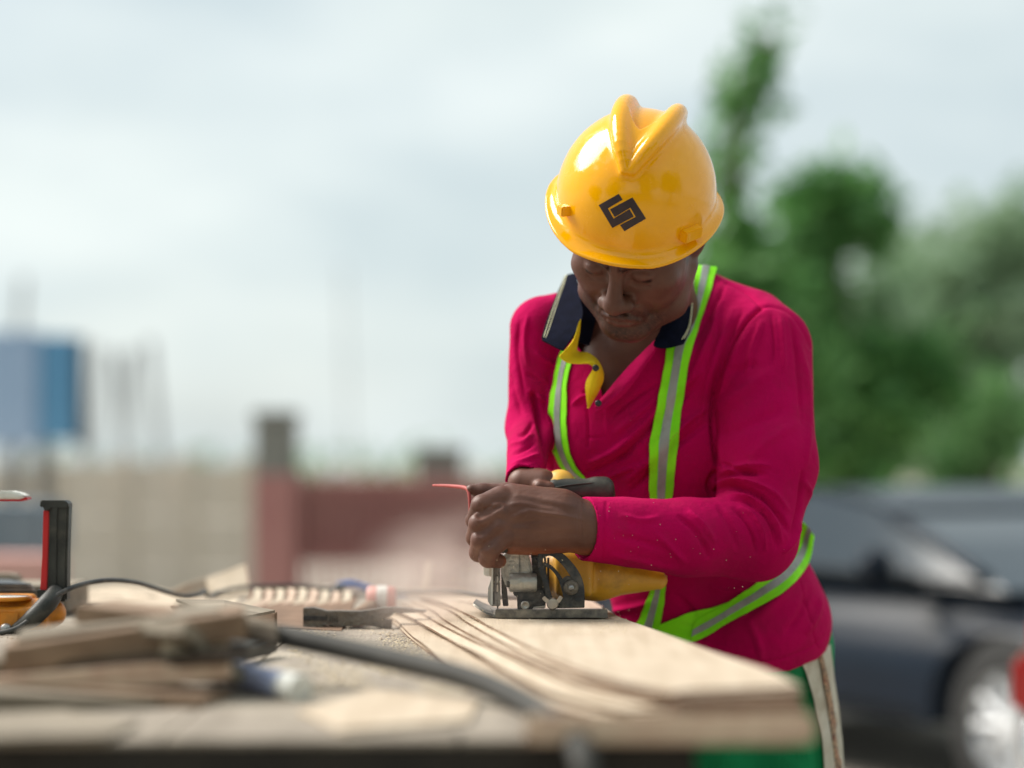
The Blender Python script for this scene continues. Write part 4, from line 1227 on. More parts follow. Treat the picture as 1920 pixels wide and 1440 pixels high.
FOLDS = [
    # armhole seam and yoke seam of the near sleeve
    ([(1345, 870), (1334, 800), (1340, 740), (1362, 670), (1395, 610), (1425, 578)], -.0050, 6, 'n'),
    ([(1352, 880), (1348, 800), (1356, 730), (1380, 665), (1412, 612)], .0030, 9),
    ([(1425, 578), (1450, 576), (1480, 588), (1505, 620), (1520, 655)], -.0028, 3.2, 'n'),
    ([(1362, 530), (1390, 545), (1412, 562), (1428, 580)], -.0028, 3.2, 'n'),
    ([(1300, 650), (1318, 610), (1345, 565), (1360, 532)], -.0030, 7),
    ([(1350, 560), (1338, 610), (1316, 660), (1290, 720)], .0040, 9),
    ([(1395, 580), (1370, 630), (1345, 700), (1330, 760)], -.0035, 7),
    ([(1378, 575), (1350, 640), (1325, 720), (1312, 800)], .0028, 8),
    # cap of the sleeve
    ([(1462, 590), (1468, 640), (1470, 700)], .0022, 6), ([(1446, 590), (1450, 640), (1448, 690)], -.0020, 5),
    ([(1482, 600), (1492, 660), (1500, 730), (1505, 800)], -.0028, 6), ([(1498, 640), (1512, 710), (1518, 790), (1512, 880)], .0026, 7),
    ([(1430, 600), (1412, 650), (1398, 700)], .0022, 7),
    # upper arm, broad drags
    ([(1345, 770), (1400, 730), (1450, 690)], .0026, 16), ([(1350, 820), (1420, 790), (1480, 760)], -.0024, 16),
    ([(1400, 860), (1450, 820), (1500, 790)], .0022, 14), ([(1370, 700), (1420, 680)], -.0020, 12),
    # elbow, sharp bundles
    ([(1335, 925), (1365, 912), (1400, 918), (1435, 935), (1462, 965), (1480, 1000)], -.0065, 6),
    ([(1335, 910), (1370, 900), (1410, 905), (1450, 925), (1480, 960)], .0050, 8),
    ([(1370, 935), (1400, 940), (1430, 960), (1450, 990), (1458, 1030)], -.0042, 5),
    ([(1360, 928), (1395, 930), (1428, 948), (1455, 980), (1468, 1020)], .0036, 5),
    ([(1385, 948), (1410, 965), (1430, 995), (1436, 1035)], .0034, 6), ([(1372, 950), (1396, 972), (1412, 1005), (1416, 1040)], -.0034, 5),
    ([(1340, 900), (1390, 885), (1440, 890)], -.0040, 6), ([(1345, 888), (1395, 872), (1450, 872)], .0030, 8),
    ([(1352, 868), (1385, 882), (1420, 888)], -.0035, 5),
    ([(1335, 935), (1330, 905), (1345, 880)], -.0040, 6),
    ([(1480, 1010), (1492, 980), (1500, 940), (1505, 880)], -.0038, 6), ([(1468, 1040), (1490, 1010), (1503, 975)], .0030, 7),
    # forearm drags
    ([(1270, 965), (1300, 990), (1320, 1020), (1330, 1050)], -.0030, 7), ([(1290, 955), (1320, 985), (1342, 1020)], .0026, 8),
    ([(1345, 945), (1370, 985), (1382, 1030)], -.0024, 8), ([(1230, 1000), (1260, 1030), (1290, 1060)], .0022, 9),
    ([(1160, 965), (1200, 975), (1240, 970)], .0020, 8), ([(1150, 1005), (1200, 1015), (1250, 1030)], -.0018, 10),
    ([(1140, 1040), (1200, 1052), (1270, 1068)], .0018, 8),
    ([(1137, 942), (1134, 990), (1130, 1050)], -.0016, 2.4, 'n'),
    # chest: pulls from the far armpit to the saw
    ([(1330, 760), (1280, 800), (1230, 850), (1170, 905)], .0046, 9), ([(1325, 790), (1270, 835), (1220, 885), (1180, 925)], -.0046, 8),
    ([(1320, 690), (1260, 740), (1200, 800), (1140, 860)], .0040, 10), ([(1310, 720), (1250, 775), (1190, 835), (1140, 885)], -.0040, 8),
    ([(1240, 740), (1190, 780), (1150, 815)], .0028, 8), ([(1235, 715), (1180, 755), (1140, 790)], -.0028, 7),
    ([(1090, 740), (1110, 730), (1130, 725)], -.0030, 5), ([(1070, 760), (1095, 742), (1120, 735)], .0030, 6),
    ([(1100, 870), (1140, 850), (1180, 820)], .0030, 7), ([(1095, 890), (1140, 872), (1190, 845)], -.0030, 7),
    ([(1130, 900), (1160, 885), (1200, 870)], .0028, 6),
    ([(1000, 740), (1010, 780), (1025, 840), (1030, 880)], -.0070, 8, 'n'), ([(1000, 700), (1030, 730), (1028, 790), (1040, 850)], .0030, 8),
    ([(990, 730), (1010, 745), (1030, 760)], .0026, 6), ([(985, 700), (1010, 712), (1040, 735)], -.0022, 6),
    ([(1000, 660), (1030, 680), (1050, 690)], .0022, 7),
    ([(975, 600), (968, 650), (975, 700), (985, 745)], -.0026, 5), ([(990, 590), (984, 640), (990, 690)], .0022, 6),
    ([(955, 700), (965, 740), (980, 780)], -.0022, 7), ([(1000, 790), (985, 810), (970, 815)], -.0030, 5), ([(1000, 812), (980, 830), (955, 832)], .0030, 6),
    ([(960, 850), (985, 840), (1005, 830)], -.0026, 5), ([(955, 872), (985, 862), (1012, 850)], .0024, 6),
    # placket
    ([(1101, 762), (1103, 800), (1102, 838)], -.0022, 2.2, 'n'), ([(1102, 820), (1118, 821), (1136, 818)], -.0014, 1.6, 'n'),
    ([(1136, 760), (1138, 790), (1137, 818)], .0012, 3),
    # lower torso
    ([(1500, 1060), (1480, 1100), (1440, 1140), (1400, 1170)], .0028, 12), ([(1520, 1100), (1500, 1150), (1470, 1190)], -.0028, 10),
    ([(1540, 1110), (1532, 1150), (1510, 1190)], .0030, 9), ([(1330, 1100), (1360, 1110), (1400, 1105)], .0022, 9),
    ([(1120, 1150), (1180, 1140), (1240, 1125)], .0026, 8), ([(1260, 1110), (1300, 1150), (1320, 1210)], -.0024, 9),
    ([(1400, 1160), (1420, 1200), (1430, 1240)], .0020, 10), ([(1500, 1090), (1512, 1130), (1522, 1180), (1533, 1215)], -.0018, 2.0, 'n'),
    ([(1557, 1165), (1545, 1195), (1500, 1222), (1440, 1238), (1380, 1236), (1320, 1224)], -.0020, 2.2, 'n'),
    ([(1510, 900), (1518, 930), (1512, 960)], .0030, 6),
]
Ps = strokes(Ps, Ns, [(f[0], f[1] * (1.1 if f[2] < 3.5 else 1.95), f[2] * (1.0 if f[2] < 3.5 else .66)) + tuple(f[3:]) for f in FOLDS])
Ns = vnormals(Ps, Qs)
Pq = Ps @ np.array(Rz(.3) @ Ry(.5)) * np.array([1.0, 1, .45])
Ps = Ps + Ns * (fbm(Pq, 26, 31, 2)[:, None] * .0026 + fbm(Pq, 90, 33, 1)[:, None] * .0008)
shirt = link('shirt', np_mesh('shirt', Ps.astype(f32), Qs), M['shirt'], person)
BS = bvh_of(Ps, Qs)
r8 = np.random.default_rng(8)
mb = MB()
for k in range(24):                       # sawdust caught on the sleeve and chest
    x_, y_ = (r8.uniform(1120, 1420), r8.uniform(940, 1085)) if k < 12 else (r8.uniform(1080, 1480), r8.uniform(760, 1200))
    loc, nor = hit(BS, x_, y_)
    if loc is None: continue
    q_ = r8.uniform(.0002, .0006)
    mb.box(loc, (q_ * 2, q_, q_), Ry(r8.uniform(0, 3)))
sd = mb.build('sawdust_flecks', M['dust'], shirt); sd['kind'] = 'stuff'

# --- trousers with striped side
def trouser_sdf(P):
    d = ell(P, W(1385, 1195, .15), (r_(168), .150, r_(140)))
    for x0, x1, dd in ((1345, 1345, .175), (1462, 1480, .170)):
        d = smin(d, cap(P, W(x0, 1220, dd), W(x1, 1600, dd), r_(104), r_(98)), .03)
        d = smin(d, cap(P, W(x1, 1600, dd), W(x1, 2270, dd + .02), r_(100), r_(66)), .03)
    x, y = pix(P)
    d = np.maximum(d, ((np.interp(x, HEM[:, 0], HEM[:, 1]) - 30 - y) * r_(1)).astype(f32))
    return np.maximum(d, (.05 - P[:, 2]))
Pt, Qt = mesh_sdf(trouser_sdf, [.12, 3.38, .0], [.62, 3.95, 1.12], .006)
Nt = vnormals(Pt, Qt)
Pt = strokes(Pt, Nt, [([(1350, 1300), (1420, 1340), (1500, 1400)], .004, 10), ([(1360, 1400), (1430, 1390), (1520, 1430)], -.004, 10),
                      ([(1500, 1260), (1515, 1320), (1530, 1400), (1540, 1500)], -.004, 7), ([(1380, 1260), (1430, 1290), (1490, 1350)], .003, 9)])
trousers = link('trousers', np_mesh('trousers', Pt.astype(f32), Qt), M['trouser'], person)
BT = bvh_of(Pt, Qt)
strip('side_stripe', BT, [(1502, 1244), (1513, 1268), (1530, 1330), (1543, 1400), (1545, 1480), (1548, 1600)],
      [(1557, 1208), (1563, 1260), (1572, 1330), (1580, 1400), (1584, 1480), (1588, 1600)], M['white_cloth'], trousers, off=.007, fallback=.12, n=40)
strip('patterned_trim', BT, [(1534, 1229), (1542, 1262), (1554, 1330), (1562, 1400), (1568, 1480), (1570, 1600)],
      [(1542, 1225), (1551, 1262), (1563, 1330), (1574, 1400), (1580, 1480), (1582, 1600)], M['trim'], trousers, off=.0105, fallback=.115, n=40, m=3)
for x in (1340, 1478):               # shoes
    o = MB()
    a = W(x, 2300, .17)
    sh = []
    for t, w_, h_ in ((.07, .03, .055), (.05, .042, .085), (0, .045, .09), (-.06, .046, .07), (-.13, .05, .055), (-.19, .046, .045), (-.225, .025, .03)):
        for k in range(12):
            an = 2 * math.pi * k / 12
            sh.append((a[0] + w_ * math.cos(an), a[1] + t, max(0.0, h_ / 2 + h_ / 2 * math.sin(an)) + .004))
    fs = [(i * 12 + k, i * 12 + (k + 1) % 12, (i + 1) * 12 + (k + 1) % 12, (i + 1) * 12 + k) for i in range(6) for k in range(12)]
    fs += [tuple(range(12)), tuple(range(72, 84))]
    o.add(sh, fs).build('shoe', M['rubber'], person, smooth=True)

# --- collar: two turned-down knit flaps, cream piping
def patch(name, rows, mat_, parent, thick=.0025, n=26, m=14):
    R_ = []
    for row in rows:
        R_.append(resample(spline(np.array([W(*p) for p in row]), 8), m))
    R_ = np.array(R_)
    G = np.stack([resample(spline(R_[:, j], 8), n) for j in range(m)], 1)
    return link(name, sheet_mesh(name, G, thick), mat_, parent), G
collar, G1 = patch('collar', [
    [(1080, 513, .04), (1088, 560, -.02), (1093, 585, -.055), (1089, 606, -.078), (1074, 632, -.092), (1055, 658, -.098)],
    [(1071, 514, .055), (1073, 560, -.010), (1071, 590, -.048), (1064, 612, -.070), (1053, 636, -.084), (1041, 651, -.091)],
    [(1065, 516, .062), (1057, 560, .000), (1047, 595, -.040), (1042, 617, -.060), (1035, 635, -.075), (1028, 644, -.083)],
    [(1060, 518, .068), (1041, 560, .012), (1026, 600, -.030), (1020, 618, -.050), (1016, 632, -.066), (1016, 638, -.074)]], M['navy'], person, m=22)
collar2, G2 = patch('collar', [
    [(1270, 505, .03), (1262, 550, -.01), (1245, 600, -.058), (1232, 632, -.092)],
    [(1288, 495, .035), (1284, 550, -.005), (1268, 605, -.066), (1226, 648, -.104)],
    [(1299, 492, .035), (1294, 550, -.002), (1282, 615, -.062), (1248, 653, -.098)],
    [(1302, 492, .040), (1300, 550, .004), (1296, 610, -.048), (1282, 645, -.078)]], M['navy'], person)
for G, rows_, side_ in ((G1, (-3, -5), 1), (G2, (-3, -5), 1)):
    for rr in rows_:
        du = np.gradient(G, axis=0); dv = np.gradient(G, axis=1)
        Nn = np.cross(du, dv); Nn /= np.linalg.norm(Nn, axis=2)[..., None] + 1e-12
        Nn[Nn[..., 1] > 0] *= -1
        pts = G[rr, 0:-1:2] + Nn[rr, 0:-1:2] * .0014
        MB().tube(pts, .0007, n=5, sub=4).build('piping', M['cream'], collar if G is G1 else collar2, smooth=True)
# back of the collar around the neck
patch('collar_band', [
    [(1105, 505, .05), (1150, 498, .13), (1210, 492, .15), (1260, 492, .11), (1290, 497, .03)],
    [(1078, 545, .05), (1130, 540, .15), (1210, 535, .17), (1275, 535, .13), (1300, 545, .03)]], M['navy'], person, n=8)
patch('collar_shade_lining', [
    [(1068, 530, .05), (1080, 565, .01), (1088, 600, -.030), (1080, 640, -.066)],
    [(1100, 530, .07), (1112, 565, .03), (1116, 600, -.005), (1104, 648, -.048)]], M['navy'], person, n=10)  # navy inner collar, also filling in the shadow beside the neck
# yellow facing of the open placket
patch('placket_facing', [
    [(1089, 598, -.088), (1087, 601, -.089), (1085, 604, -.090)],
    [(1087, 620, -.092), (1081, 628, -.097), (1075, 637, -.101)],
    [(1082, 648, -.088), (1070, 655, -.103), (1056, 660, -.108)],
    [(1082, 657, -.082), (1068, 666, -.102), (1049, 668, -.110)],
    [(1090, 661, -.078), (1078, 672, -.100), (1062, 679, -.110)],
    [(1103, 662, -.076), (1094, 673, -.098), (1083, 682, -.108)],
    [(1120, 675, -.078), (1111, 679, -.100), (1103, 682, -.106)],
    [(1130, 694, -.080), (1121, 694, -.102), (1112, 691, -.098)],
    [(1131, 712, -.078), (1115, 713, -.096), (1100, 713, -.088)],
    [(1124, 730, -.076), (1111, 732, -.090), (1098, 731, -.084)],
    [(1114, 748, -.074), (1106, 750, -.082), (1100, 749, -.080)],
    [(1104, 765, -.073), (1103, 765, -.075), (1102, 765, -.076)]], M['yellow_cloth'], person, thick=.0016, n=60, m=10)
patch('lapel', [
    [(1240, 628, -.074), (1238, 640, -.090), (1232, 650, -.098)],
    [(1207, 660, -.072), (1212, 674, -.096), (1206, 692, -.098)],
    [(1172, 696, -.068), (1178, 714, -.094), (1174, 734, -.092)],
    [(1141, 733, -.068), (1144, 748, -.090), (1140, 762, -.086)],
    [(1116, 762, -.072), (1118, 769, -.080), (1114, 777, -.078)]], M['shirt'], person, thick=.0035, n=40, m=9)
for bx_, by_, dd in ((1117, 690, -.110), (1122, 756, -.096)):
    c = W(bx_, by_, dd)
    MB().lathe([(0.0, -.0022), (.0040, -.0020), (.0052, -.0008), (.0052, .0008), (0, .0012)], c, 'y', 16).build('button', M['button'], person, smooth=True)

# --- reflective harness, each band with its grey tape
harness = bpy.data.objects.new('reflective_harness', None); COL.objects.link(harness)
harness.parent = person; harness.matrix_parent_inverse = Matrix.Translation(-person.location)
torso_f = torso_sdf(Ps.astype(f32)); arm_f = np.minimum(arm_l(Ps.astype(f32)), arm_r(Ps.astype(f32)))
keepv = ~(arm_f < torso_f - .003)
Qk = Qs[keepv[Qs].all(1)]
BTOR = bvh_of(Ps, Qk)                        # the shirt's trunk alone: bands pass beneath the sleeves
def band(l, r, off=.0035, c0=4, c1=8, tape=True, n=60, fb=-.02, tuck=0):
    G = strip_grid(BTOR, l, r, off, n, 13, fb, 6, tuck)
    link('webbing', sheet_mesh('webbing', G, .0014), M['neon'], harness)
    if tape:
        du = np.gradient(G, axis=0); dv = np.gradient(G, axis=1)
        Nn = np.cross(du, dv); Nn /= np.linalg.norm(Nn, axis=2)[..., None] + 1e-12
        if Nn[..., 1].mean() > 0: Nn = -Nn
        link('reflective_tape', sheet_mesh('reflective_tape', (G + Nn * .0013)[:, c0:c1 + 1], .0010), M['reflect'], harness)
band([(1052, 655), (1040, 700), (1031, 750), (1029, 800), (1038, 850), (1058, 886), (1082, 900)],
     [(1074, 668), (1064, 710), (1062, 755), (1062, 800), (1066, 840), (1080, 876), (1098, 898)])
band([(1302, 497), (1299, 525), (1294, 570), (1278, 620), (1253, 645), (1240, 720), (1224, 800), (1217, 860), (1220, 945), (1226, 990)],
     [(1345, 501), (1336, 532), (1318, 590), (1300, 645), (1290, 690), (1279, 760), (1272, 820), (1266, 880), (1258, 950), (1254, 990)], n=90, tuck=(0, -.0022))
band([(1508, 981), (1490, 1022), (1462, 1060), (1412, 1098), (1362, 1132), (1330, 1150), (1300, 1168)],
     [(1527, 1006), (1517, 1052), (1486, 1096), (1432, 1132), (1372, 1164), (1330, 1190), (1295, 1206)], n=70, off=.006, tuck=(-.0016, .0006))
band([(1385, 1122), (1340, 1138), (1290, 1150), (1236, 1172)],
     [(1345, 1165), (1318, 1188), (1292, 1206), (1240, 1222)], tape=False, n=40, off=.0042)
band([(1224, 1085), (1218, 1110), (1205, 1145), (1190, 1176), (1180, 1200)],
     [(1250, 1080), (1247, 1115), (1241, 1155), (1236, 1192), (1232, 1215)], n=40)

# ------------------------------------------------------------------ hard hat
YR = Ry(rad(12)) @ Rz(rad(-9)) @ Rx(rad(33))
YC = W(1194, 356, -.160)
def yq(P): return (P - YC.astype(f32)) @ YR.astype(f32)
DR = (.1205, .144, .131)
RIDGE = np.array([(.005, -.112, .088), (.012, -.101, .103), (.023, -.078, .119), (.034, -.035, .1300), (.039, .025, .1290), (.038, .070, .1120), (.032, .105, .080)])
RIDGE[:, 2] *= .932
RIDGE = resample(spline(RIDGE, 6), 20)
RR = np.interp(np.linspace(0, 1, 20), [0, .12, .5, .8, 1], [.006, .0115, .0150, .0140, .006])
def hat_sdf(P):
    q = yq(P)
    dome = ell(q, (0, 0, -.010), DR)
    th = np.sqrt((q[:, 0] / DR[0]) ** 2 + (q[:, 1] / DR[1]) ** 2) + 1e-6
    front = np.clip(-q[:, 1] / .15, 0, 1)
    lip = np.maximum(th - (1.10 + .040 * front ** 2), .80 - th) * .125
    zs = -.030 - .24 * np.maximum(th - 1, -.2) * .13 - .012 * front ** 2 + .012 * np.abs(q[:, 0]) / .12 * (1 - front)
    a_ = np.abs(q[:, 2] - zs) * .97 - .0004; b_ = lip
    brim = np.sqrt(np.maximum(a_, 0) ** 2 + np.maximum(b_, 0) ** 2) + np.minimum(np.maximum(a_, b_), 0) - .0022
    base = np.maximum(dome, zs - q[:, 2])
    d = smin(base, brim, .012)
    ax = q.copy(); ax[:, 0] = np.abs(ax[:, 0])
    wv = .004 + .036 * np.clip((q[:, 1] + .122) / .09, 0, 1)
    plate = smax(smax(dome - .0095, (ax[:, 0] - wv) * .9, .008), (q[:, 1] + .052 - 1.15 * ax[:, 0]) * .66, .003)
    plate = smax(plate, .082 - q[:, 2], .012)
    d = smin(d, plate, .005)
    rdg = chain(ax, RIDGE, RR)
    d = smin(d, rdg, .014)
    # hollow
    inn = ell(q, (0, 0, -.012), (DR[0] - .004, DR[1] - .004, DR[2] - .006))
    d = smax(d, -inn, .002)
    return d
Ph, Qh = mesh_sdf(hat_sdf, YC - [.24, .24, .24], YC + [.24, .24, .24], .0020, proj=3)
hat_mesh = np_mesh('shell', Ph.astype(f32), Qh)
hat = thing('hard_hat', 'glossy yellow hard hat with dark square emblem, worn by the bending man', 'hard hat', tuple(YC - np.array([0, 0, .12])))
shell = link('shell', hat_mesh, M['helmet'], hat)
BH = bvh_of(Ph, Qh)
def C1(u, v): return (1000 + u / 4.8, 160 + v / 4.8)
decal('emblem', BH, [[C1(*p) for p in [(590, 1078), (770, 977), (804, 1029), (671, 1107), (723, 1199), (866, 1114), (904, 1181), (712, 1283)]],
                     [C1(*p) for p in [(892, 1009), (1014, 1198), (820, 1312), (782, 1257), (921, 1183), (873, 1101), (733, 1186), (691, 1116)]]],
      M['emblem'], hat, off=.0007, cuts=5)
for (px_, py_), an, sz in (((1064, 394), 20, (.016, .030, .015)), ((1291, 436), -22, (.036, .026, .018))):
    loc, nor = hit(BH, px_, py_)
    if loc is not None:
        if nor.y > 0: nor = -nor
        z = np.array(nor); x = np.cross((0, 0, 1.0), z); x /= np.linalg.norm(x); y = np.cross(z, x)
        c_, s_ = math.cos(rad(an)), math.sin(rad(an))
        x2 = x * c_ + y * -s_; y2 = x * s_ + y * c_
        MB().box(np.array(loc) - z * .001, (sz[0], sz[2], sz[1]), np.stack([x2, y2, z], 1)).build('accessory_slot', M['helmet'], hat, bevel=.0014, segs=2, auto=50)
MB().tube([YC + YR @ np.array([-.085, -.07, -.045]), YC + YR @ np.array([-.10, 0, -.06]), YC + YR @ np.array([-.08, .08, -.06]),
           YC + YR @ np.array([0, .125, -.07]), YC + YR @ np.array([.08, .08, -.06]), YC + YR @ np.array([.10, 0, -.06]),
           YC + YR @ np.array([.085, -.07, -.045])], .006, n=8).build('headband', M['helmet_in'], hat, smooth=True)
# ------------------------------------------------------------------ workbench
ZT = CAMZ - .2583
bench = thing('workbench', 'long rough wooden workbench top strewn with sawdust, cables and offcuts', 'workbench', (-.5, 3.3, 0))
YN, YFAR = 2.09, 4.40
xl = -1.55
def xr(y): return .262 - (y - 2.09) * .062
planks = [xl, -1.22, -.92, -.62, -.33, -.05]
for i in range(6):
    a0 = planks[i]; b0 = planks[i + 1] if i < 5 else None
    p = [(a0 + .0015, YN, ZT - .005), ((b0 - .0015) if b0 is not None else xr(YN), YN, ZT - .005), ((b0 - .0015) if b0 is not None else xr(YFAR), YFAR, ZT - .005), (a0 + .0015, YFAR, ZT - .005)]
    MB().prism(p, (0, 0, .005 + (0.0006 * ((i * 7) % 3)))).build('plank', M['bench_top'], bench, bevel=.001)
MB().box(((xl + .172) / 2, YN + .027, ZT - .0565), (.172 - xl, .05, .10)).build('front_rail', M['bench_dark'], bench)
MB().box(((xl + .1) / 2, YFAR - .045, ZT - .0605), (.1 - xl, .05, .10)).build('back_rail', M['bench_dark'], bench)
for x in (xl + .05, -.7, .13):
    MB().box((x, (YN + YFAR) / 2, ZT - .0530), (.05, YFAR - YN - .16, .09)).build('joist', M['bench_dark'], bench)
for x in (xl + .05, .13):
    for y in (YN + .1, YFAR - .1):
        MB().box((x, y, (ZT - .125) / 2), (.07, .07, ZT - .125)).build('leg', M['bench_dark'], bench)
# boards stored below the near edge, all in shade
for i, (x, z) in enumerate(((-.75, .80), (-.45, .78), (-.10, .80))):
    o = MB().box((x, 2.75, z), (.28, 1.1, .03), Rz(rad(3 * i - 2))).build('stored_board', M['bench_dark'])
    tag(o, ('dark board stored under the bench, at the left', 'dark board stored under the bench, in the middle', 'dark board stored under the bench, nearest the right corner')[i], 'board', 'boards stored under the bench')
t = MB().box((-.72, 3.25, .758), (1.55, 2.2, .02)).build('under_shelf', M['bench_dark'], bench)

# ------------------------------------------------------------------ stack of plywood sheets
ZS = ZT + .031
SL = [(790, 1119), (838, 1136), (880, 1156), (930, 1180), (985, 1206), (1050, 1234), (1130, 1266), (1268, 1296)]
SRt = [(1098, 1119), (1150, 1150), (1165, 1158), (1215, 1176), (1280, 1200), (1350, 1226), (1430, 1252), (1503, 1286)]
NSH = 8
sheet_lab = ['topmost plywood sheet of the stack, the saw standing on it', 'second plywood sheet from the top of the stack', 'third plywood sheet from the top of the stack',
             'fourth plywood sheet from the top of the stack', 'fifth plywood sheet from the top of the stack', 'sixth plywood sheet from the top, fanned out to the left',
             'second lowest plywood sheet of the stack, fanned out to the left', 'lowest plywood sheet of the stack, reaching farthest to the left']
for s in range(NSH):
    z = ZS - .0018 - s * .0039
    n, m = 44, 9
    Lp = np.array([T(a, b, ZS) for a, b in SL]); Rp = np.array([T(a, b, ZS) for a, b in SRt])
    Lp = resample(spline(Lp, 6), n); Rp = resample(spline(Rp, 6), n)
    tt = np.linspace(0, 1, n)
    rs = np.random.default_rng(60 + s)
    sh = -.0075 * s - .006 * rs.uniform() * s + .006 * np.sin(tt * 5 + s * 1.3)
    G = np.zeros((n, m, 3))
    for j in range(m):
        w = j / (m - 1)
        G[:, j] = Lp * (1 - w) + Rp * w
        G[:, j, 0] += (1 - w) * (sh - .016 * np.sin(tt * math.pi) * s / 7)
        G[:, j, 1] += rs.uniform(-.02, .02) * (0 if j else 1) + (-.006 if s % 2 else .004) * (tt > .98)
        wave = (1 - w) ** 2 * (.0035 * np.sin(tt * 9 + s * .55) * (1 - s / 9) + .0018 * np.sin(tt * 23 + s * 1.7)) * np.clip(1.2 - tt, 0, 1)
        G[:, j, 2] = z + np.maximum(wave, -.0004) * (1 if s < 7 else 0) * .9
    G[:, :, 1] += -(.0 if s < 4 else .015)
    me_s = sheet_mesh('plywood_sheet', G, .0030 if s else .0034)
    me_s.materials.append(M['ply_top'] if s % 3 != 1 else M['wood_pale']); me_s.materials.append(M['end_grain'])
    nface = 2 * (n - 1) * (m - 1)
    for p_ in me_s.polygons:                              # the sawn edge shows its darker core
        if p_.index >= nface: p_.material_index = 1
    o = link('plywood_sheet', me_s, None)
    tag(o, sheet_lab[s], 'plywood sheet', 'plywood sheets stacked along the right of the bench')
# thick pinkish board whose end projects at the near right corner
pts = [T(985, 1350, ZT + .004), T(1524, 1350, ZT + .004)]
xa, xb = Wn(985, 1350, 2.074)[0], Wn(1530, 1350, 2.074)[0]
bz0, bz1 = Wn(960, 1396, 2.074)[2], Wn(960, 1341, 2.074)[2]
G_ = MB().prism([(xa, 2.074, bz0), (xb, 2.074, bz0), (xb, 2.074, bz1), (xa, 2.074, bz1)], (0.0, .014, 0))
o = G_.build('edge_board', M['wood_pink'], bevel=.004); tag(o, 'pinkish board fixed along the near right corner, its end jutting past the bench', 'board')
xa, xb = Wn(1262, 1300, 2.19)[0], Wn(1508, 1300, 2.19)[0]
bz0, bz1 = ZT + .001, ZS - .0025
MB().prism([(xa, 2.185, bz0), (xb, 2.185, bz0), (xb - .002, 2.185, bz1 - .001), (xa, 2.185, bz1 - .001)], (0.0, .045, 0)).build('end_block', M['end_grain'], bevel=.003)
tag(COL.objects[-1], 'brown edged board end under the near end of the plywood stack', 'board')

# ------------------------------------------------------------------ circular saw
saw = thing('circular_saw', 'orange and black circular saw with grey metal guard, cutting the top plywood sheet', 'circular saw', tuple(W(1020, 1150, -.15)))
def SC(u, v): return (880 + u / 5.053, 1000 + v / 5.053)
def scl(L): return [SC(*p) for p in L]
zb = ZS + .0022
# base plate: flat sole with turned-up nose
def base_pt(px, dy, z=zb): 
    x = float(W(px, 1100, dy)[0]); return (x, YP + dy, z)
sole = [base_pt(930, -.235), base_pt(1136, -.235), base_pt(1128, -.06), base_pt(912, -.06)]
mb = MB().prism(sole, (0, 0, .0026))
mb.prism([base_pt(929, -.2375), base_pt(1139, -.2375), base_pt(1139, -.2345), base_pt(929, -.2345)], (0, 0, .0125))
mb.prism([base_pt(929, -.2370), base_pt(931, -.2345), base_pt(914, -.06), base_pt(911, -.06)], (0, 0, .008))
mb.prism([base_pt(1136, -.2345), base_pt(1139, -.2345), base_pt(1131, -.06), base_pt(1128, -.06)], (0, 0, .008))
mb.build('sole_plate', M['worn_steel'], saw, bevel=.0006)
# curled nose at the left end
nose = np.array([[np.array(W(929, 1150, -.236)), np.array(W(931, 1150, -.06))],
                 [np.array(W(914, 1144, -.232)), np.array(W(918, 1150, -.06))],
                 [np.array(W(898, 1134, -.225)), np.array(W(903, 1140, -.06))],
                 [np.array(W(886, 1127, -.215)), np.array(W(892, 1130, -.06))]])
nose[:, :, 2] = np.array([[zb + .002, zb + .002], [zb + .006, zb + .006], [zb + .013, zb + .011], [zb + .019, zb + .016]])
G = np.stack([resample(nose[:, 0], 8), resample(nose.mean(1), 8), resample(nose[:, 1], 8)], 1)
link('nose_plate', sheet_mesh('nose_plate', G, .0028), M['worn_steel'], saw)
# cast gear case
mb = MB()
mb.pxprism(scl([(318, 200), (560, 200), (590, 300), (600, 400), (640, 410), (640, 520), (470, 535), (385, 540), (352, 500), (335, 480), (300, 380), (300, 285)]), -.205, .055)
mb.pxprism(scl([(330, 190), (470, 190), (470, 400), (345, 400)]), -.212, .010)
mb.pxprism(scl([(482, 190), (562, 190), (580, 390), (482, 395)]), -.210, .008)
mb.build('gear_case', M['alu'], saw, bevel=.0016, auto=35)
a, b = W(*SC(378, 466), -.212), W(*SC(640, 466), -.212)
MB().cyl(a, b, .0140, n=28).build('shaft_housing', M['alu'], saw, bevel=.0012, auto=30)
MB().cyl(W(*SC(352, 480), -.222), W(*SC(384, 480), -.222), .0045, n=12).build('spindle', M['black_steel'], saw)
MB().pxprism(scl([(135, 225), (200, 235), (212, 255), (212, 400), (180, 410), (135, 395)]), -.190, .012).build('front_guard', M['white_plastic'], saw, bevel=.001)
MB().pxprism(scl([(188, 240), (216, 240), (216, 405), (190, 412)]), -.198, .010).build('guard_edge', M['steel'], saw, bevel=.0008)
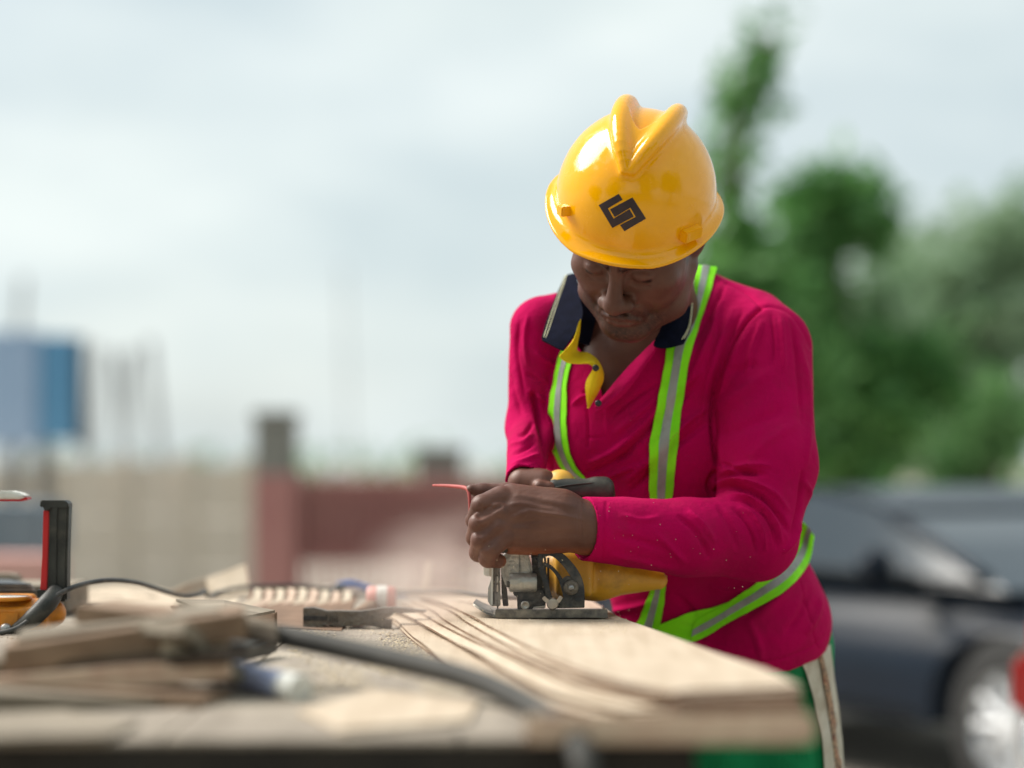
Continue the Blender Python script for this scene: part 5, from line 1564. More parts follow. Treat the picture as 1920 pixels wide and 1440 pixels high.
# blade between the guard plates
cb = W(*SC(262, 470), -.14)
teeth = []
nt_ = 30
Rb = .062
for k in range(nt_):
    t0 = 2 * math.pi * k / nt_
    teeth += [(Rb * math.cos(t0), Rb * math.sin(t0)), (Rb * 1.0 * math.cos(t0 + .16), Rb * math.sin(t0 + .16)), (Rb * .945 * math.cos(t0 + .175), Rb * .945 * math.sin(t0 + .175))]
MB().prism([(cb[0], cb[1] + u, cb[2] + v) for u, v in teeth], (.0022, 0, 0)).build('blade', M['steel'], saw)
mb = MB()
mb.pxprism(scl([(215, 270), (250, 270), (290, 300), (296, 690), (205, 690), (172, 640), (178, 520), (205, 440)]), -.188, .014)
mb.build('blade_guard', M['alu'], saw, bevel=.0012)
mb = MB()
mb.pxprism(scl([(298, 300), (322, 300), (360, 560), (372, 690), (318, 690), (305, 560)]), -.182, .010)
mb.pxprism(scl([(228, 300), (244, 300), (238, 676), (206, 676)]), -.196, .006)
mb.build('guard_slat', M['black_steel'], saw, bevel=.0008)
MB().pxprism(scl([(207, 330), (226, 330), (222, 680), (203, 680)]), -.1985, .005).build('guard_lip', M['white_plastic'], saw, bevel=.0006)
# black front bracket with bolt
mb = MB()
mb.pxprism(scl([(415, 545), (700, 530), (730, 600), (720, 712), (455, 712), (452, 600), (415, 585)]), -.214, .030)
mb.pxprism(scl([(455, 640), (600, 640), (600, 735), (520, 745), (455, 725)]), -.220, .008)
mb.build('front_bracket', M['black_steel'], saw, bevel=.0012, auto=35)
c = W(*SC(530, 682), -.2225)
MB().lathe([(0, .0), (.0035, 0), (.0045, -.001), (.0062, -.001), (.0066, .0005), (.0066, .004)], c, 'y', 20).build('bolt', M['steel'], saw, smooth=True)
MB().pxprism(scl([(605, 698), (716, 684), (722, 696), (720, 706), (640, 712), (606, 716)]), -.2215, .004).build('pointer', M['steel'], saw, bevel=.0005)
MB().pxprism(scl([(585, 195), (690, 200), (720, 420), (760, 640), (620, 640), (600, 400)]), -.200, .03).build('inner_housing', M['rubber'], saw, bevel=.001)
for k in range(3):
    MB().pxprism(scl([(596, 235 + 62 * k), (668, 222 + 62 * k), (672, 246 + 62 * k), (598, 262 + 62 * k)]), -.206, .012).build('vent_rib', M['black_steel'], saw, bevel=.0008)
# slotted bevel quadrant
def bar_px(mb, pts, w, dy, dep, sub=5):
    p = spline(np.array(pts, float), sub)
    t = np.gradient(p, axis=0); t /= np.linalg.norm(t, axis=1)[:, None]
    nn = np.stack([-t[:, 1], t[:, 0]], 1)
    ww = np.interp(np.linspace(0, 1, len(p)), np.linspace(0, 1, len(w)), w)[:, None] / 2
    A_, B_ = p + nn * ww, p - nn * ww
    n = len(p)
    vs = [W(*SC(*q), dy) for q in A_] + [W(*SC(*q), dy) for q in B_]
    vs += [v + np.array([0, dep, 0]) for v in vs]
    fs = []
    for i in range(n - 1):
        fs += [(i, i + 1, n + i + 1, n + i), (2 * n + i, 3 * n + i, 3 * n + i + 1, 2 * n + i + 1), (i, 2 * n + i, 2 * n + i + 1, i + 1), (n + i, n + i + 1, 3 * n + i + 1, 3 * n + i)]
    fs += [(0, n, 3 * n, 2 * n), (n - 1, 3 * n - 1, 4 * n - 1, 2 * n - 1)]
    mb.add(vs, fs)
mb = MB()
bar_px(mb, [(668, 300), (672, 235), (700, 195), (760, 178), (820, 195), (890, 250), (960, 330), (1010, 410), (1040, 500), (1048, 600), (1046, 705)], [40, 58, 72, 72, 76, 84, 90, 92, 92, 90, 92], -.232, .0055)
bar_px(mb, [(668, 290), (690, 350), (715, 430), (735, 520), (760, 610), (800, 690)], [52, 60, 56, 50, 56, 70], -.2315, .005)
bar_px(mb, [(700, 285), (770, 320), (820, 370), (860, 430), (900, 520), (930, 600)], [40, 34, 34, 40, 56, 80], -.2310, .005)
mb.pxprism(scl([(880, 430), (930, 400), (1000, 420), (1050, 520), (1086, 560), (1090, 706), (760, 712), (770, 640), (840, 640), (905, 600), (915, 520)]), -.2305, .005)
mb.build('bevel_quadrant', M['black_steel'], saw, bevel=.0008, auto=35)
mb = MB()
for hh in ((-.2335),):
    mb.lathe([(0, 0), (.006, 0), (.0105, .001), (.0112, .003)], W(*SC(965, 515), -.236), 'y', 24)
mb.build('pivot_washer', M['iron'], saw, smooth=True)
MB().lathe([(0, -.003), (.0035, -.0025), (.0045, 0)], W(*SC(965, 515), -.237), 'y', 16).build('rivet', M['steel'], saw, smooth=True)
# wing nut
mb = MB()
bar_px(mb, [(700, 605), (735, 640), (770, 662)], [36, 40, 30], -.243, .004, 3)
bar_px(mb, [(872, 598), (845, 638), (812, 662)], [36, 40, 30], -.243, .004, 3)
mb.lathe([(0, -.002), (.0075, -.001), (.009, .004), (.009, .012)], W(*SC(790, 668), -.243), 'y', 18)
mb.build('wing_nut', M['steel'], saw, bevel=.0006, auto=40)
# motor, body and handle
def motor_sdf(P):
    d = cap(P, W(1050, 1072, -.110), W(1120, 1076, -.105), r_(50), r_(47))
    d = smin(d, cap(P, W(1120, 1076, -.105), W(1234, 1088, -.10), r_(46), r_(17)), .012)
    d = smin(d, sbox(P, W(1075, 1075, -.12), (r_(34), .05, r_(40)), .01), .01)
    return d
Pm, Qm = mesh_sdf(motor_sdf, W(960, 1160, -.25) * np.array([1, 0, 1]) + np.array([0, YP - .22, 0]), W(1290, 990, 0) * np.array([1, 0, 1]) + np.array([0, YP + .03, 0]), .0035)
link('motor_housing', np_mesh('motor_housing', Pm.astype(f32), Qm), M['saw_orange'], saw)
for k in range(5):
    MB().pxprism([(1002 + 6 * k, 1042 + k), (1006 + 6 * k, 1042 + k), (1006 + 6 * k, 1120), (1002 + 6 * k, 1120)], -.176, .012).build('cooling_fin', M['rubber'], saw)
MB().pxprism(scl([(1100, 300), (1160, 290), (1160, 560), (1100, 565)]), -.160, .02).build('housing_seam', M['saw_orange'], saw, bevel=.003)
def grip_sdf(P):
    d = sbox(P, W(1086, 917, -.130), (r_(61), .024, r_(19)), .014)
    d = smin(d, sbox(P, W(1126, 922, -.125), (r_(20), .024, r_(25)), .012), .01)
    d = smin(d, cap(P, W(1128, 935, -.115), W(1120, 1050, -.11), r_(17), r_(22)), .02)
    return d
Pg, Qg = mesh_sdf(grip_sdf, [W(1010, 0, -.1)[0], YP - .18, W(0, 1090, 0)[2]], [W(1170, 0, -.1)[0], YP - .05, W(0, 885, 0)[2]], .003)
link('handle_grip', np_mesh('handle_grip', Pg.astype(f32), Qg), M['rubber'], saw)
def top_sdf(P):
    d = ell(P, W(1050, 907, -.120), (r_(28), .023, r_(26)))
    return smin(d, sbox(P, W(1040, 925, -.128), (r_(15), .022, r_(26)), .01), .010)
Pg, Qg = mesh_sdf(top_sdf, [W(1005, 0, -.1)[0], YP - .17, W(0, 970, 0)[2]], [W(1100, 0, -.1)[0], YP - .06, W(0, 865, 0)[2]], .003)
link('handle_top', np_mesh('handle_top', Pg.astype(f32), Qg), M['saw_yellow'], saw)
MB().tube([W(1030, 916, -.153), W(1070, 909, -.155), W(1125, 905, -.150), W(1142, 910, -.142)], .0013, n=6).build('grip_ridge', M['rubber'], saw, smooth=True)
# front knob under his fist
MB().lathe([(0, .03), (.014, .028), (.017, .01), (.015, -.02), (.017, -.035), (.012, -.040)], W(935, 985, -.235), 'z', 20).build('front_knob', M['rubber'], saw, smooth=True)
# thin red wire bent round the knuckles
o = MB().tube([W(812, 910, -.12), W(840, 911, -.16), W(872, 915, -.205), W(879, 925, -.215), W(881, 950, -.22), W(882, 980, -.22), W(890, 1000, -.20)], [.0016, .0026, .0034, .0026, .0022, .0022, .0018], n=8).build('red_strip', M['dull_red'], smooth=True)
tag(o, 'thin red strip held between the thumb and the fist', 'strip')
# saw's pale cord
o = MB().tube([T(640, 1116, ZT + .006), T(700, 1113, ZT + .012), W(780, 1109, .3), W(850, 1109, .15), W(905, 1117, .02), W(985, 1120, -.02), W(1090, 1100, -.08)], .0035, n=8).build('saw_cord', M['grey_cable'], smooth=True)
tag(o, 'thin pale cord running across the sheets to the saw', 'cord')
o = MB().pxprism([(1041, 1156), (1071, 1155), (1073, 1159), (1043, 1160)], -.19, .02).build('green_marker', M['neon']); tag(o, 'small green sliver under the right of the saw base', 'marker')

# ------------------------------------------------------------------ claw hammer head
def HC5(u, v): return (380 + u / 3.692, 1030 + v / 3.692)
ham = thing('claw_hammer', 'dark claw hammer lying on its side on the dusty bench, claw to the right', 'hammer', tuple(T(650, 1178, ZT)))
dh = T(650, 1180, ZT)[1] - YP
out = [(695, 415), (770, 412), (860, 435), (940, 433), (1090, 438), (1180, 425), (1250, 412), (1330, 410), (1450, 420), (1545, 432), (1550, 438), (1530, 446), (1420, 448), (1320, 450),
       (1312, 465), (1240, 495), (1308, 500), (1305, 560), (1230, 552), (1120, 530), (1040, 540), (940, 545), (860, 530), (800, 552), (695, 550)]
zl = ZT - float(W(*HC5(700, 556), dh)[2]) + .0012
mb = MB().pxprism([HC5(*p) for p in out], dh, .024)
mb.v = [(x, y, z + zl) for x, y, z in mb.v]
mb.build('hammer_head', M['iron'], ham, bevel=.0018, auto=40)
mb = MB().pxprism([HC5(*p) for p in [(695, 468), (850, 472), (850, 462), (862, 458), (864, 500), (850, 502), (695, 502)]], dh - .0015, .003)
for k in range(4):
    mb.pxprism([HC5(*p) for p in [(880 + k * 16, 466), (888 + k * 16, 466), (886 + k * 16, 515), (878 + k * 16, 515)]], dh - .0012, .003)
mb.v = [(x, y, z + zl) for x, y, z in mb.v]
mb.build('cheek_groove', M['black_steel'], ham, bevel=.0004)
c = W(*HC5(1000, 490), dh)
MB().tube([c + np.array([.0, .02, zl]), c + np.array([.015, .12, zl]), c + np.array([.02, .27, zl])], [.012, .013, .014], n=12).build('handle', M['wood_brown'], ham, smooth=True)

# ------------------------------------------------------------------ things on the left of the bench
def flat(name, label, cat_, pts, z, th, mat_, group=None, bevel=.0008):
    p = [T(a, b, z + th) - np.array([0, 0, th]) for a, b in pts]
    o = MB().prism(p, (0, 0, th)).build(name, mat_, bevel=bevel)
    return tag(o, label, cat_, group)
flat('plywood_offcut', 'rough edged pale plywood offcut behind the foreground pile, under the black cable', 'plywood offcut',
     [(128, 1112), (165, 1102), (220, 1096), (290, 1102), (360, 1118), (420, 1130), (400, 1150), (330, 1156), (230, 1150), (180, 1143), (160, 1133), (140, 1128)], ZT + .001, .009, M['ply_top'])
random.seed(5)
stp = MB()
for k in range(12):                                    # staples left in it
    a = T(170 + random.uniform(0, 180), 1106 + random.uniform(2, 18), ZT + .0105)
    an = random.uniform(-.4, .4)
    d = np.array([math.cos(an), math.sin(an), 0]) * .008
    stp.tube([a - d, a - d + (0, 0, .002), a + d + (0, 0, .002), a + d], .0006, n=4, sub=2)
tag(stp.build('staples', M['iron']), 'bent staples left in the plywood offcut', kind='stuff')

# leaning pale panels at the back
def quad_panel(name, label, cat_, pts, dys, th, mat_, group=None):
    P4 = [np.array(Wn(a, b, y)) for (a, b), y in zip(pts, dys)]
    n = np.cross(P4[1] - P4[0], P4[-1] - P4[0]); n /= np.linalg.norm(n)
    o = MB().prism(P4, n * th).build(name, mat_, bevel=.0005)
    return tag(o, label, cat_, group)
quad_panel('leaning_offcut', 'pale pine offcut leaning up at the back of the bench, its corner highest', 'wood offcut',
           [(385, 1118), (386, 1084), (461, 1057), (470, 1112)], (4.2, 4.25, 4.28, 4.22), .006, M['wood_pale'], 'pale offcuts leaning at the back of the bench')
quad_panel('leaning_offcut', 'low pale offcut lying left of the leaning pine one', 'wood offcut',
           [(312, 1112), (350, 1096), (386, 1084), (392, 1117)], (4.1, 4.15, 4.22, 4.2), .006, M['ply_top'], 'pale offcuts leaning at the back of the bench')
quad_panel('wood_sliver', 'thin pale wood sliver standing upright at the far end of the plywood', 'wood offcut',
           [(786, 1118), (798, 1054), (811, 1052), (802, 1118)], (4.25, 4.28, 4.28, 4.25), .004, M['wood_pale'])
for k, (pts, lab) in enumerate((([(480, 1104), (560, 1098), (640, 1100), (650, 1110), (480, 1112)], 'pale offcut lying flat at the far end, left of the blue cord'),
                                ([(700, 1106), (800, 1104), (880, 1108), (880, 1118), (705, 1118)], 'pale strip of wood lying flat at the far end, right of the blue cord'))):
    quad_panel('far_offcut', lab, 'wood offcut', pts, [4.28] * len(pts), .02, M['wood_pale'])

# fanned thin strips
for k in range(9):
    u = k / 8
    bx0, by0 = 425 + 22 * k, 1163 + 1.8 * k
    tx0, ty0 = 478 + 21 * k, 1103 + .6 * k
    Yb_, Yt_ = 3.60 + .008 * k, 3.98
    lead = [Wn(bx0 - 4, by0, Yb_), Wn(bx0 + 14 + 2 * k * .6, by0 - 16, Yb_ + .12), Wn(tx0 - 6, ty0 + 22, Yt_ - .12), Wn(tx0, ty0, Yt_)]
    trail = [Wn(bx0 + 24, by0 + 6, Yb_ - .04), Wn(bx0 + 34, by0 - 12, Yb_ + .08), Wn(tx0 + 8, ty0 + 24, Yt_ - .14), Wn(tx0 + 13, ty0 + 1, Yt_ - .02)]
    A_ = resample(spline(np.array(lead), 6), 16); B_ = resample(spline(np.array(trail), 6), 16)
    lt = np.linspace(1, .1, 16)
    A_[:, 2] += .007 * lt; B_[:, 2] -= .012 * lt
    G = np.stack([A_ * (1 - w) + B_ * w for w in np.linspace(0, 1, 5)], 1)
    G[:, :, 2] += .002 * np.sin(np.linspace(0, 4, 16) + k)[:, None]
    G[:, :, 2] = np.maximum(G[:, :, 2], ZT + .004)
    o = link('veneer_strip', sheet_mesh('veneer_strip', G, .0026), M['wood_pink'] if k % 2 else M['wood_pale'])
    tag(o, ['leftmost', 'second', 'third', 'fourth', 'fifth', 'sixth', 'seventh', 'eighth', 'rightmost'][k] + ' of the fanned thin wood strips behind the hammer' + ('' if k in (0, 8) else ', counted from the left'),
        'wood strip', 'fanned thin wood strips')
o = MB().prism([Wn(418, 1174, 3.5), Wn(640, 1182, 3.44), Wn(672, 1116, 3.98), Wn(470, 1114, 3.98)], (0, 0, -.004)).build('gap_shade_sheet', M['end_grain'], bevel=.0005); tag(o, 'dark brown sheet added under the fanned thin strips to shade their gaps', 'board')  # dark sheet added so the gaps between the strips look shaded
flat('curled_veneer', 'curled pale veneer scrap just left of the fanned strips', 'wood offcut', [(380, 1136), (420, 1118), (450, 1122), (430, 1146), (395, 1150)], ZT + .012, .002, M['wood_pale'])

# red and black upright bar
bar = thing('upright_clamp_bar', 'black upright bar with a red inner strip rising from the orange tool', 'clamp', tuple(Wn(105, 1118, 3.42)))
Yu = 3.40
def up(pts, y, dep, name, m_, bev=.0012):
    MB().prism([Wn(a, b, y) for a, b in pts], (0, dep, 0)).build(name, m_, bar, bevel=bev, auto=40)
up([(92, 944), (126, 942), (129, 950), (126, 1040), (125, 1128), (88, 1128), (91, 1040)], Yu, .030, 'upright', M['rubber'], .003)
up([(98, 946), (108, 946), (105, 1120), (94, 1120)], Yu - .003, .004, 'raised_rib', M['rubber'], .001)
up([(76, 938), (122, 938), (129, 946), (126, 953), (96, 953), (90, 958), (81, 957), (82, 950), (74, 951)], Yu - .004, .036, 'top_jaw', M['rubber'], .0015)
up([(81, 956), (93, 957), (90, 1040), (88, 1108), (75, 1107), (79, 1040)], Yu + .004, .012, 'red_strip', M['red_plastic'])
up([(69, 1106), (90, 1107), (90, 1122), (70, 1120)], Yu + .000, .022, 'lower_jaw', M['rubber'])

tool = thing('orange_power_tool', 'orange and black power tool lying at the left edge of the bench', 'power tool', tuple(T(60, 1180, ZT)))
Yo = 3.42
def tool_sdf(P):
    d = cap(P, Wn(-60, 1150, Yo), Wn(96, 1150, Yo), r_(28), r_(27))
    d = smin(d, sbox(P, Wn(20, 1157, Yo), (r_(75), .04, r_(22)), .008), .012)
    d = smin(d, cap(P, Wn(-20, 1122, Yo + .05), Wn(60, 1122, Yo + .05), r_(9), r_(9)), .01)
    return np.maximum(d, ZT + .001 - P[:, 2])
Pg, Qg = mesh_sdf(tool_sdf, [Wn(-120, 0, Yo)[0], Yo - .1, ZT - .01], [Wn(140, 0, Yo)[0], Yo + .12, ZT + .10], .004)
link('tool_body', np_mesh('tool_body', Pg.astype(f32), Qg), M['orange_tool'], tool)
MB().tube([Wn(28, 1180, Yo - .045), Wn(60, 1160, Yo - .05), Wn(90, 1130, Yo - .042), Wn(106, 1108, Yo - .02)], [.008, .014, .015, .012], n=12).build('black_sleeve', M['rubber'], tool, smooth=True)
MB().lathe([(0, .0), (.036, 0), (.038, .002), (.036, .004), (0, .0045)], Wn(10, 1124, Yo - .01), 'z', 28).build('dust_plate', M['white_plastic'], tool, smooth=True)
MB().lathe([(.036, 0), (.040, .0), (.040, .006), (.036, .006)], Wn(10, 1125, Yo - .01), 'z', 28).build('plate_rim', M['orange_tool'], tool, smooth=True)
MB().prism([Wn(0, 1147, Yo - .043), Wn(36, 1147, Yo - .043), Wn(34, 1176, Yo - .043), Wn(0, 1176, Yo - .043)], (0, .012, 0)).build('side_plate', M['orange_tool'], tool, bevel=.002)
MB().lathe([(0, -.002), (.006, -.001), (.009, .002), (.009, .012)], Wn(10, 1180, Yo - .05), 'y', 18).build('steel_nut', M['steel'], tool, smooth=True)

cb1 = MB().tube([Wn(-60, 1196, 3.34), Wn(14, 1184, 3.35), Wn(50, 1166, 3.36), Wn(90, 1128, 3.37), Wn(130, 1104, 3.40), Wn(170, 1092, 3.46), Wn(215, 1088, 3.52), Wn(262, 1094, 3.6),
                 Wn(305, 1108, 3.7), Wn(345, 1118, 3.75), Wn(374, 1114, 3.8), Wn(384, 1108, 3.85), Wn(391, 1118, 3.9), Wn(408, 1112, 4.0), Wn(440, 1104, 4.15), Wn(500, 1099, 4.2), Wn(560, 1099, 4.22),
                 Wn(610, 1104, 4.22), Wn(640, 1098, 4.2)], .0040, n=10).build('black_cable', M['cable'], smooth=True)
tag(cb1, 'thin black cable arching from the orange tool over the plywood offcut', 'cable')
o = MB().tube([Wn(640, 1098, 4.2), Wn(622, 1118, 4.1), Wn(632, 1138, 3.92), T(645, 1152, ZT + .004)], .006, n=8).build('grey_cable', M['grey_cable'], smooth=True); tag(o, 'short grey cable end curling down behind the hammer', 'cable')
o = MB().tube([Wn(634, 1097, 4.22), Wn(660, 1094, 4.22), Wn(690, 1103, 4.22), Wn(716, 1113, 4.22), Wn(760, 1113, 4.25)], .0055, n=8).build('blue_rope', M['blue_plastic'], smooth=True); tag(o, 'bright blue rope looping at the far end of the bench', 'rope')
rt = thing('red_tape_roll', 'faded red and white roll lying at the back of the bench behind the hammer', 'roll', tuple(Wn(714, 1146, 3.78)))
MB().lathe([(.012, -.024), (.024, -.024), (.026, -.020), (.026, .020), (.024, .024), (.012, .024)], Wn(715, 1128, 3.78), 'x', 28).build('roll', M['pink_plastic'], rt, smooth=True)
MB().lathe([(.0262, -.009), (.0268, -.009), (.0268, .009), (.0262, .009)], Wn(717, 1128, 3.78), 'x', 28).build('white_band', M['white_plastic'], rt)
# red and white thing entering at the left edge
rw = thing('red_white_tool', 'flat white tool with a red underside poking in at the left edge', 'tool', tuple(Wn(-70, 1150, 3.45)))
mb = MB().prism([Wn(a, b, 3.43) for a, b in [(-90, 922), (20, 921), (40, 925), (48, 932), (36, 936), (-90, 936)]], (0, .04, 0)); mb.build('white_head', M['white_plastic'], rw, bevel=.003, auto=40)
MB().prism([Wn(a, b, 3.435) for a, b in [(-90, 935.5), (34, 935.5), (50, 932), (52, 936), (38, 940), (-90, 939)]], (0, .03, 0)).build('red_underside', M['red_plastic'], rw, bevel=.001)
MB().cyl(Wn(-70, 938, 3.45), Wn(-70, 1150, 3.45) * np.array([1, 1, 0]) + np.array([0, 0, ZT]), .012, n=14).build('stem', M['rubber'], rw)
# metal bits at the left edge
for k in range(5):
    o = MB().prism([Wn(-70, 1085 + 4 * k, 3.75), Wn(18 + 10 * k, 1088 + 4 * k, 3.75), Wn(60 + 2 * k, 1097 + 3.2 * k, 3.6), Wn(-70, 1095 + 4 * k, 3.6)], (0, 0, .0018)).build('metal_strip', M['steel'] if k % 2 else M['black_steel'])
    tag(o, ['topmost', 'second', 'third', 'fourth', 'lowest'][k] + ' thin metal strip of the little pile at the left edge', 'metal strip', 'thin metal strips piled at the left edge')
o = MB().prism([Wn(a, b, 3.9) for a, b in [(-60, 1076), (22, 1077), (30, 1083), (34, 1138), (-60, 1138)]], (0, .06, 0)).build('dark_block', M['wood_grey'], bevel=.004); tag(o, 'dull dark block behind the metal strips at the left edge', 'block')
o = MB().box(Wn(5, 1118, 3.85) , (.26, .2, .046)).build('tool_rest', M['wood_grey'], bevel=.002); tag(o, 'grey board under the dark block at the left edge', 'board')

# ------------------------------------------------------------------ blurred foreground pile of scrap wood
pile = [  # centre px, py, distance, size, turn, tilt, material, label
    (110, 1326, 2.00, (.17, .10, .018), 12, 4, 'wood_grey', 'grey board at the bottom left of the scrap pile'),
    (190, 1318, 2.06, (.22, .09, .022), -8, 3, 'wood_brown', 'brown board near the bottom of the scrap pile'),
    (205, 1284, 2.12, (.23, .10, .022), 6, -5, 'wood_pink', 'pinkish board low in the middle of the scrap pile'),
    (90, 1262, 2.18, (.15, .10, .018), 22, 4, 'wood_grey', 'grey weathered board at the left of the scrap pile'),
    (215, 1256, 2.14, (.24, .10, .012), -4, -4, 'dark_gap', 'very dark board put in as the shaded gap across the middle of the scrap pile'),
    (240, 1228, 2.18, (.23, .12, .026), 8, -8, 'wood_brown', 'brown weathered board above the very dark one in the scrap pile'),
    (350, 1216, 2.14, (.066, .055, .042), 30, 6, 'wood_pale', 'pale block at the upper right of the scrap pile'),
    (225, 1200, 2.24, (.20, .10, .016), 10, -7, 'wood_grey', 'grey slat on the top left of the scrap pile'),
    (300, 1172, 2.30, (.15, .09, .018), -16, 5, 'wood_brown', 'brown board topping the scrap pile'),
    (30, 1272, 2.16, (.12, .07, .014), 40, -8, 'dark_gap', 'short dark board put in as a shaded gap at the left end of the pile'),
    (355, 1274, 2.14, (.11, .06, .016), 62, 30, 'wood_grey', 'grey block leaning at the right end of the scrap pile'),
]
for k, (px_, py_, yy, sz, tn, tl, mk, lab) in enumerate(pile):
    yn = 2.39 + (yy - 2.0) * .6; sz = tuple(v * yn / yy for v in sz); yy = yn
    o = MB().box((0, 0, 0), sz, Rz(rad(tn)) @ Ry(rad(tl))).build('scrap_board', M[mk], bevel=.0015)
    o.location = tuple(Wn(px_, py_, yy)); o.location.z -= sz[2] / 2
    tag(o, lab, 'board', 'blurred scrap boards piled in the foreground')
quad_panel('brown_ended_board', 'flat board with a brown end lying left of the hammer', 'board',
           [(318, 1138), (515, 1150), (515, 1182), (330, 1160)], (3.5, 3.35, 3.35, 3.5), .006, M['wood_brown'])
o = MB().prism([T(330, 1128, ZT + .05), T(420, 1130, ZT + .05), Wn(516, 1149, 3.34), Wn(420, 1168, 3.2)], (0, 0, .004)).build('grey_cover_board', M['wood_grey']); tag(o, 'thin grey board laid over the brown ended one', 'board')
mk = thing('pale_blue_tube', 'pale blue tube lying right of the foreground scrap pile', 'tube', tuple(T(480, 1300, ZT)))
MB().cyl(Wn(392, 1252, 2.62), Wn(535, 1286, 2.45), .0150, n=20).build('barrel', M['paleblue'], mk, bevel=.002, auto=40)
MB().cyl(Wn(535, 1286, 2.45), Wn(566, 1294, 2.42), .0160, n=20).build('cap', M['white_plastic'], mk, bevel=.002, auto=40)
o = MB().prism([T(385, 1262, ZT + .004), T(410, 1216, ZT + .02), T(490, 1206, ZT + .02), T(520, 1226, ZT + .004)], (0, 0, .020)).build('dark_gap', M['rubber'], bevel=.003); tag(o, 'black piece added as the dark gap between the pile and the blue tube', 'scrap')  # black piece put in for the dark, shaded gap beside the tube
o = MB().prism([Wn(330, 1128, 2.66), Wn(420, 1142, 2.62), Wn(520, 1172, 2.56), Wn(520, 1208, 2.56), Wn(400, 1180, 2.62), Wn(330, 1156, 2.66)], (0, .02, 0)).build('long_board', M['wood_grey'], bevel=.002)
tag(o, 'long grey slat tilted over the right end of the scrap pile', 'board')
cbl = MB().tube([Wn(330, 1160, 2.66), Wn(420, 1174, 2.63), Wn(480, 1184, 2.61), Wn(560, 1198, 2.58), Wn(700, 1228, 2.52), Wn(860, 1266, 2.42), Wn(960, 1305, 2.34), Wn(1035, 1350, 2.22), Wn(1080, 1394, 2.08), Wn(1100, 1450, 2.035), Wn(1108, 1560, 2.03), Wn(1100, 1800, 2.04)], .0128, n=14).build('thick_cable', M['grey_cable'], smooth=True)
tag(cbl, 'thick dark cable sweeping across the foreground and over the near edge', 'cable')
o = flat('thin_offcut', 'thin pale offcut lying flat in the middle of the near bench', 'plywood offcut', [(560, 1330), (700, 1290), (900, 1310), (880, 1350), (640, 1368)], ZT + .001, .004, M['ply_top'])
o = flat('thin_offcut', 'thin brownish offcut at the left near corner of the bench', 'plywood offcut', [(-80, 1340), (120, 1330), (260, 1352), (200, 1378), (-80, 1384)], ZT + .001, .005, M['wood_grey'])

# ------------------------------------------------------------------ sawdust and chips
def scatter(name, n, region, z, s0, s1, mat_, seed, label):
    r = np.random.default_rng(seed)
    P = []
    while len(P) < n:
        a = r.uniform(region[0], region[2]); b = region[1] + (region[3] - region[1]) * r.uniform() 
        if math.sin(a * .021 + b * .05) + math.sin(a * .053 - b * .11) + r.normal() * .7 < .1: continue
        P.append(T(a, b, z))
    P = np.array(P); m = len(P)
    s = r.uniform(s0, s1, m)[:, None]
    tet = np.array([(1, 0, 0), (-.5, .87, 0), (-.5, -.87, 0), (0, 0, .5)])
    V = np.zeros((m, 4, 3))
    ang = r.uniform(0, 6.28, m); st_ = r.uniform(.5, 2.2, m)
    for k in range(4):
        x = tet[k, 0] * np.cos(ang) - tet[k, 1] * np.sin(ang); y = tet[k, 0] * np.sin(ang) + tet[k, 1] * np.cos(ang)
        V[:, k] = P + np.stack([x * st_, y, np.full(m, tet[k, 2])], 1) * s
    Q = (np.arange(m)[:, None, None] * 4 + np.array([[0, 1, 3], [1, 2, 3], [2, 0, 3], [0, 2, 1]])[None]).reshape(-1, 3)
    o = link(name, np_mesh(name, V.reshape(-1, 3), Q, False), mat_)
    return tag(o, label, kind='stuff')
scatter('sawdust', 5200, (540, 1160, 1000, 1300), ZT + .0012, .0006, .0020, M['dust'], 1, 'pale sawdust grains over the bench around the hammer')
scatter('wood_chips', 420, (540, 1165, 960, 1290), ZT + .0012, .0008, .0026, M['chip'], 2, 'dark wood chips among the sawdust')
scatter('sawdust_on_sheets', 900, (850, 1126, 1180, 1190), ZS + .0004, .0005, .0014, M['dust'], 3, 'sawdust grains on the top plywood sheet')
scatter('left_chips', 420, (0, 1165, 330, 1230), ZT + .0012, .0008, .0028, M['chip'], 4, 'dark chips on the left of the bench')
r = np.random.default_rng(9)
mb = MB()
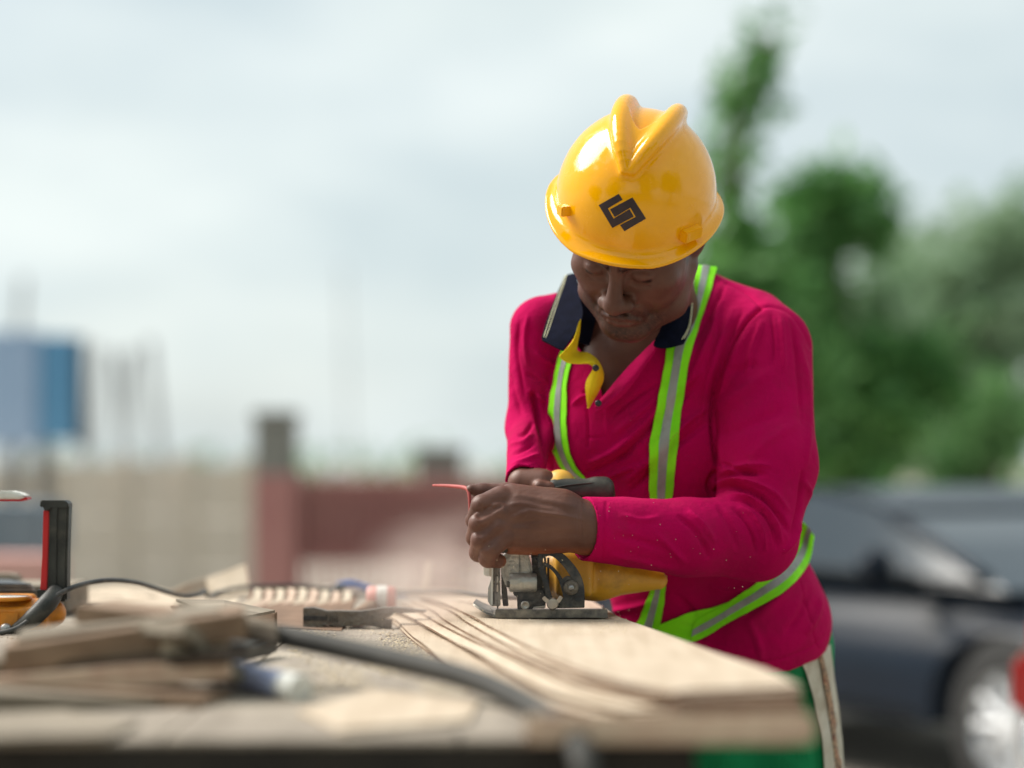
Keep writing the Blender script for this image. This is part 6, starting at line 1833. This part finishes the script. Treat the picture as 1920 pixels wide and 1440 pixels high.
for k in range(150):                                   # chips thrown up by the blade
    a = r.uniform(); px_ = 960 - a * 190 * r.uniform(.3, 1) + r.normal() * 60; py_ = 1085 + r.normal() * 42; d = -.27 + r.normal() * .06
    if k < 26: px_, py_, d = r.uniform(1000, 1400), r.uniform(930, 1130), -.25 + r.uniform(-.02, .01)
    p = W(px_, py_, d); s = r.uniform(.0003, .00075)
    mb.box(p, (s * 2, s, s * 1.3), Ry(r.uniform(0, 3)) @ Rz(r.uniform(0, 3)))
tag(mb.build('flying_chips', M['dust']), 'fine chips thrown into the air by the saw blade', kind='stuff')

# dust hanging in the air left of the saw
m = bpy.data.materials.new('airborne_dust'); m.use_nodes = True
n, l = nodes_of(m); n.clear()
outn = n.new('ShaderNodeOutputMaterial'); vol = n.new('ShaderNodeVolumePrincipled')
vol.inputs['Color'].default_value = (.93, .80, .74, 1); vol.inputs['Anisotropy'].default_value = .3
tcn = n.new('ShaderNodeTexCoord'); nzn = n.new('ShaderNodeTexNoise'); nzn.inputs['Scale'].default_value = 3.0; nzn.inputs['Detail'].default_value = 3
gr = n.new('ShaderNodeTexGradient'); gr.gradient_type = 'SPHERICAL'
mpn = n.new('ShaderNodeMapping'); mpn.inputs['Location'].default_value = (-1, -1, -1); mpn.inputs['Scale'].default_value = (2, 2, 2)
l.new(tcn.outputs['Generated'], mpn.inputs['Vector']); l.new(mpn.outputs['Vector'], gr.inputs['Vector'])
l.new(tcn.outputs['Generated'], nzn.inputs['Vector'])
m1 = n.new('ShaderNodeMath'); m1.operation = 'MULTIPLY'; m2 = n.new('ShaderNodeMath'); m2.operation = 'MULTIPLY'; m2.inputs[1].default_value = 18.0
mrn = n.new('ShaderNodeMapRange'); mrn.inputs['From Min'].default_value = .3; mrn.inputs['From Max'].default_value = .7
l.new(nzn.outputs['Fac'], mrn.inputs['Value']); l.new(mrn.outputs['Result'], m1.inputs[0]); gp = n.new('ShaderNodeMath'); gp.operation = 'POWER'; gp.inputs[1].default_value = 1.8
l.new(gr.outputs['Fac'], gp.inputs[0]); l.new(gp.outputs['Value'], m1.inputs[1])
l.new(m1.outputs['Value'], m2.inputs[0]); l.new(m2.outputs['Value'], vol.inputs['Density']); l.new(vol.outputs['Volume'], outn.inputs['Volume'])
o = MB().box(tuple(W(900, 1085, -.08)), (.46, .44, .28)).build('airborne_sawdust', m); tag(o, 'faint cloud of sawdust in the air left of the saw', kind='stuff')
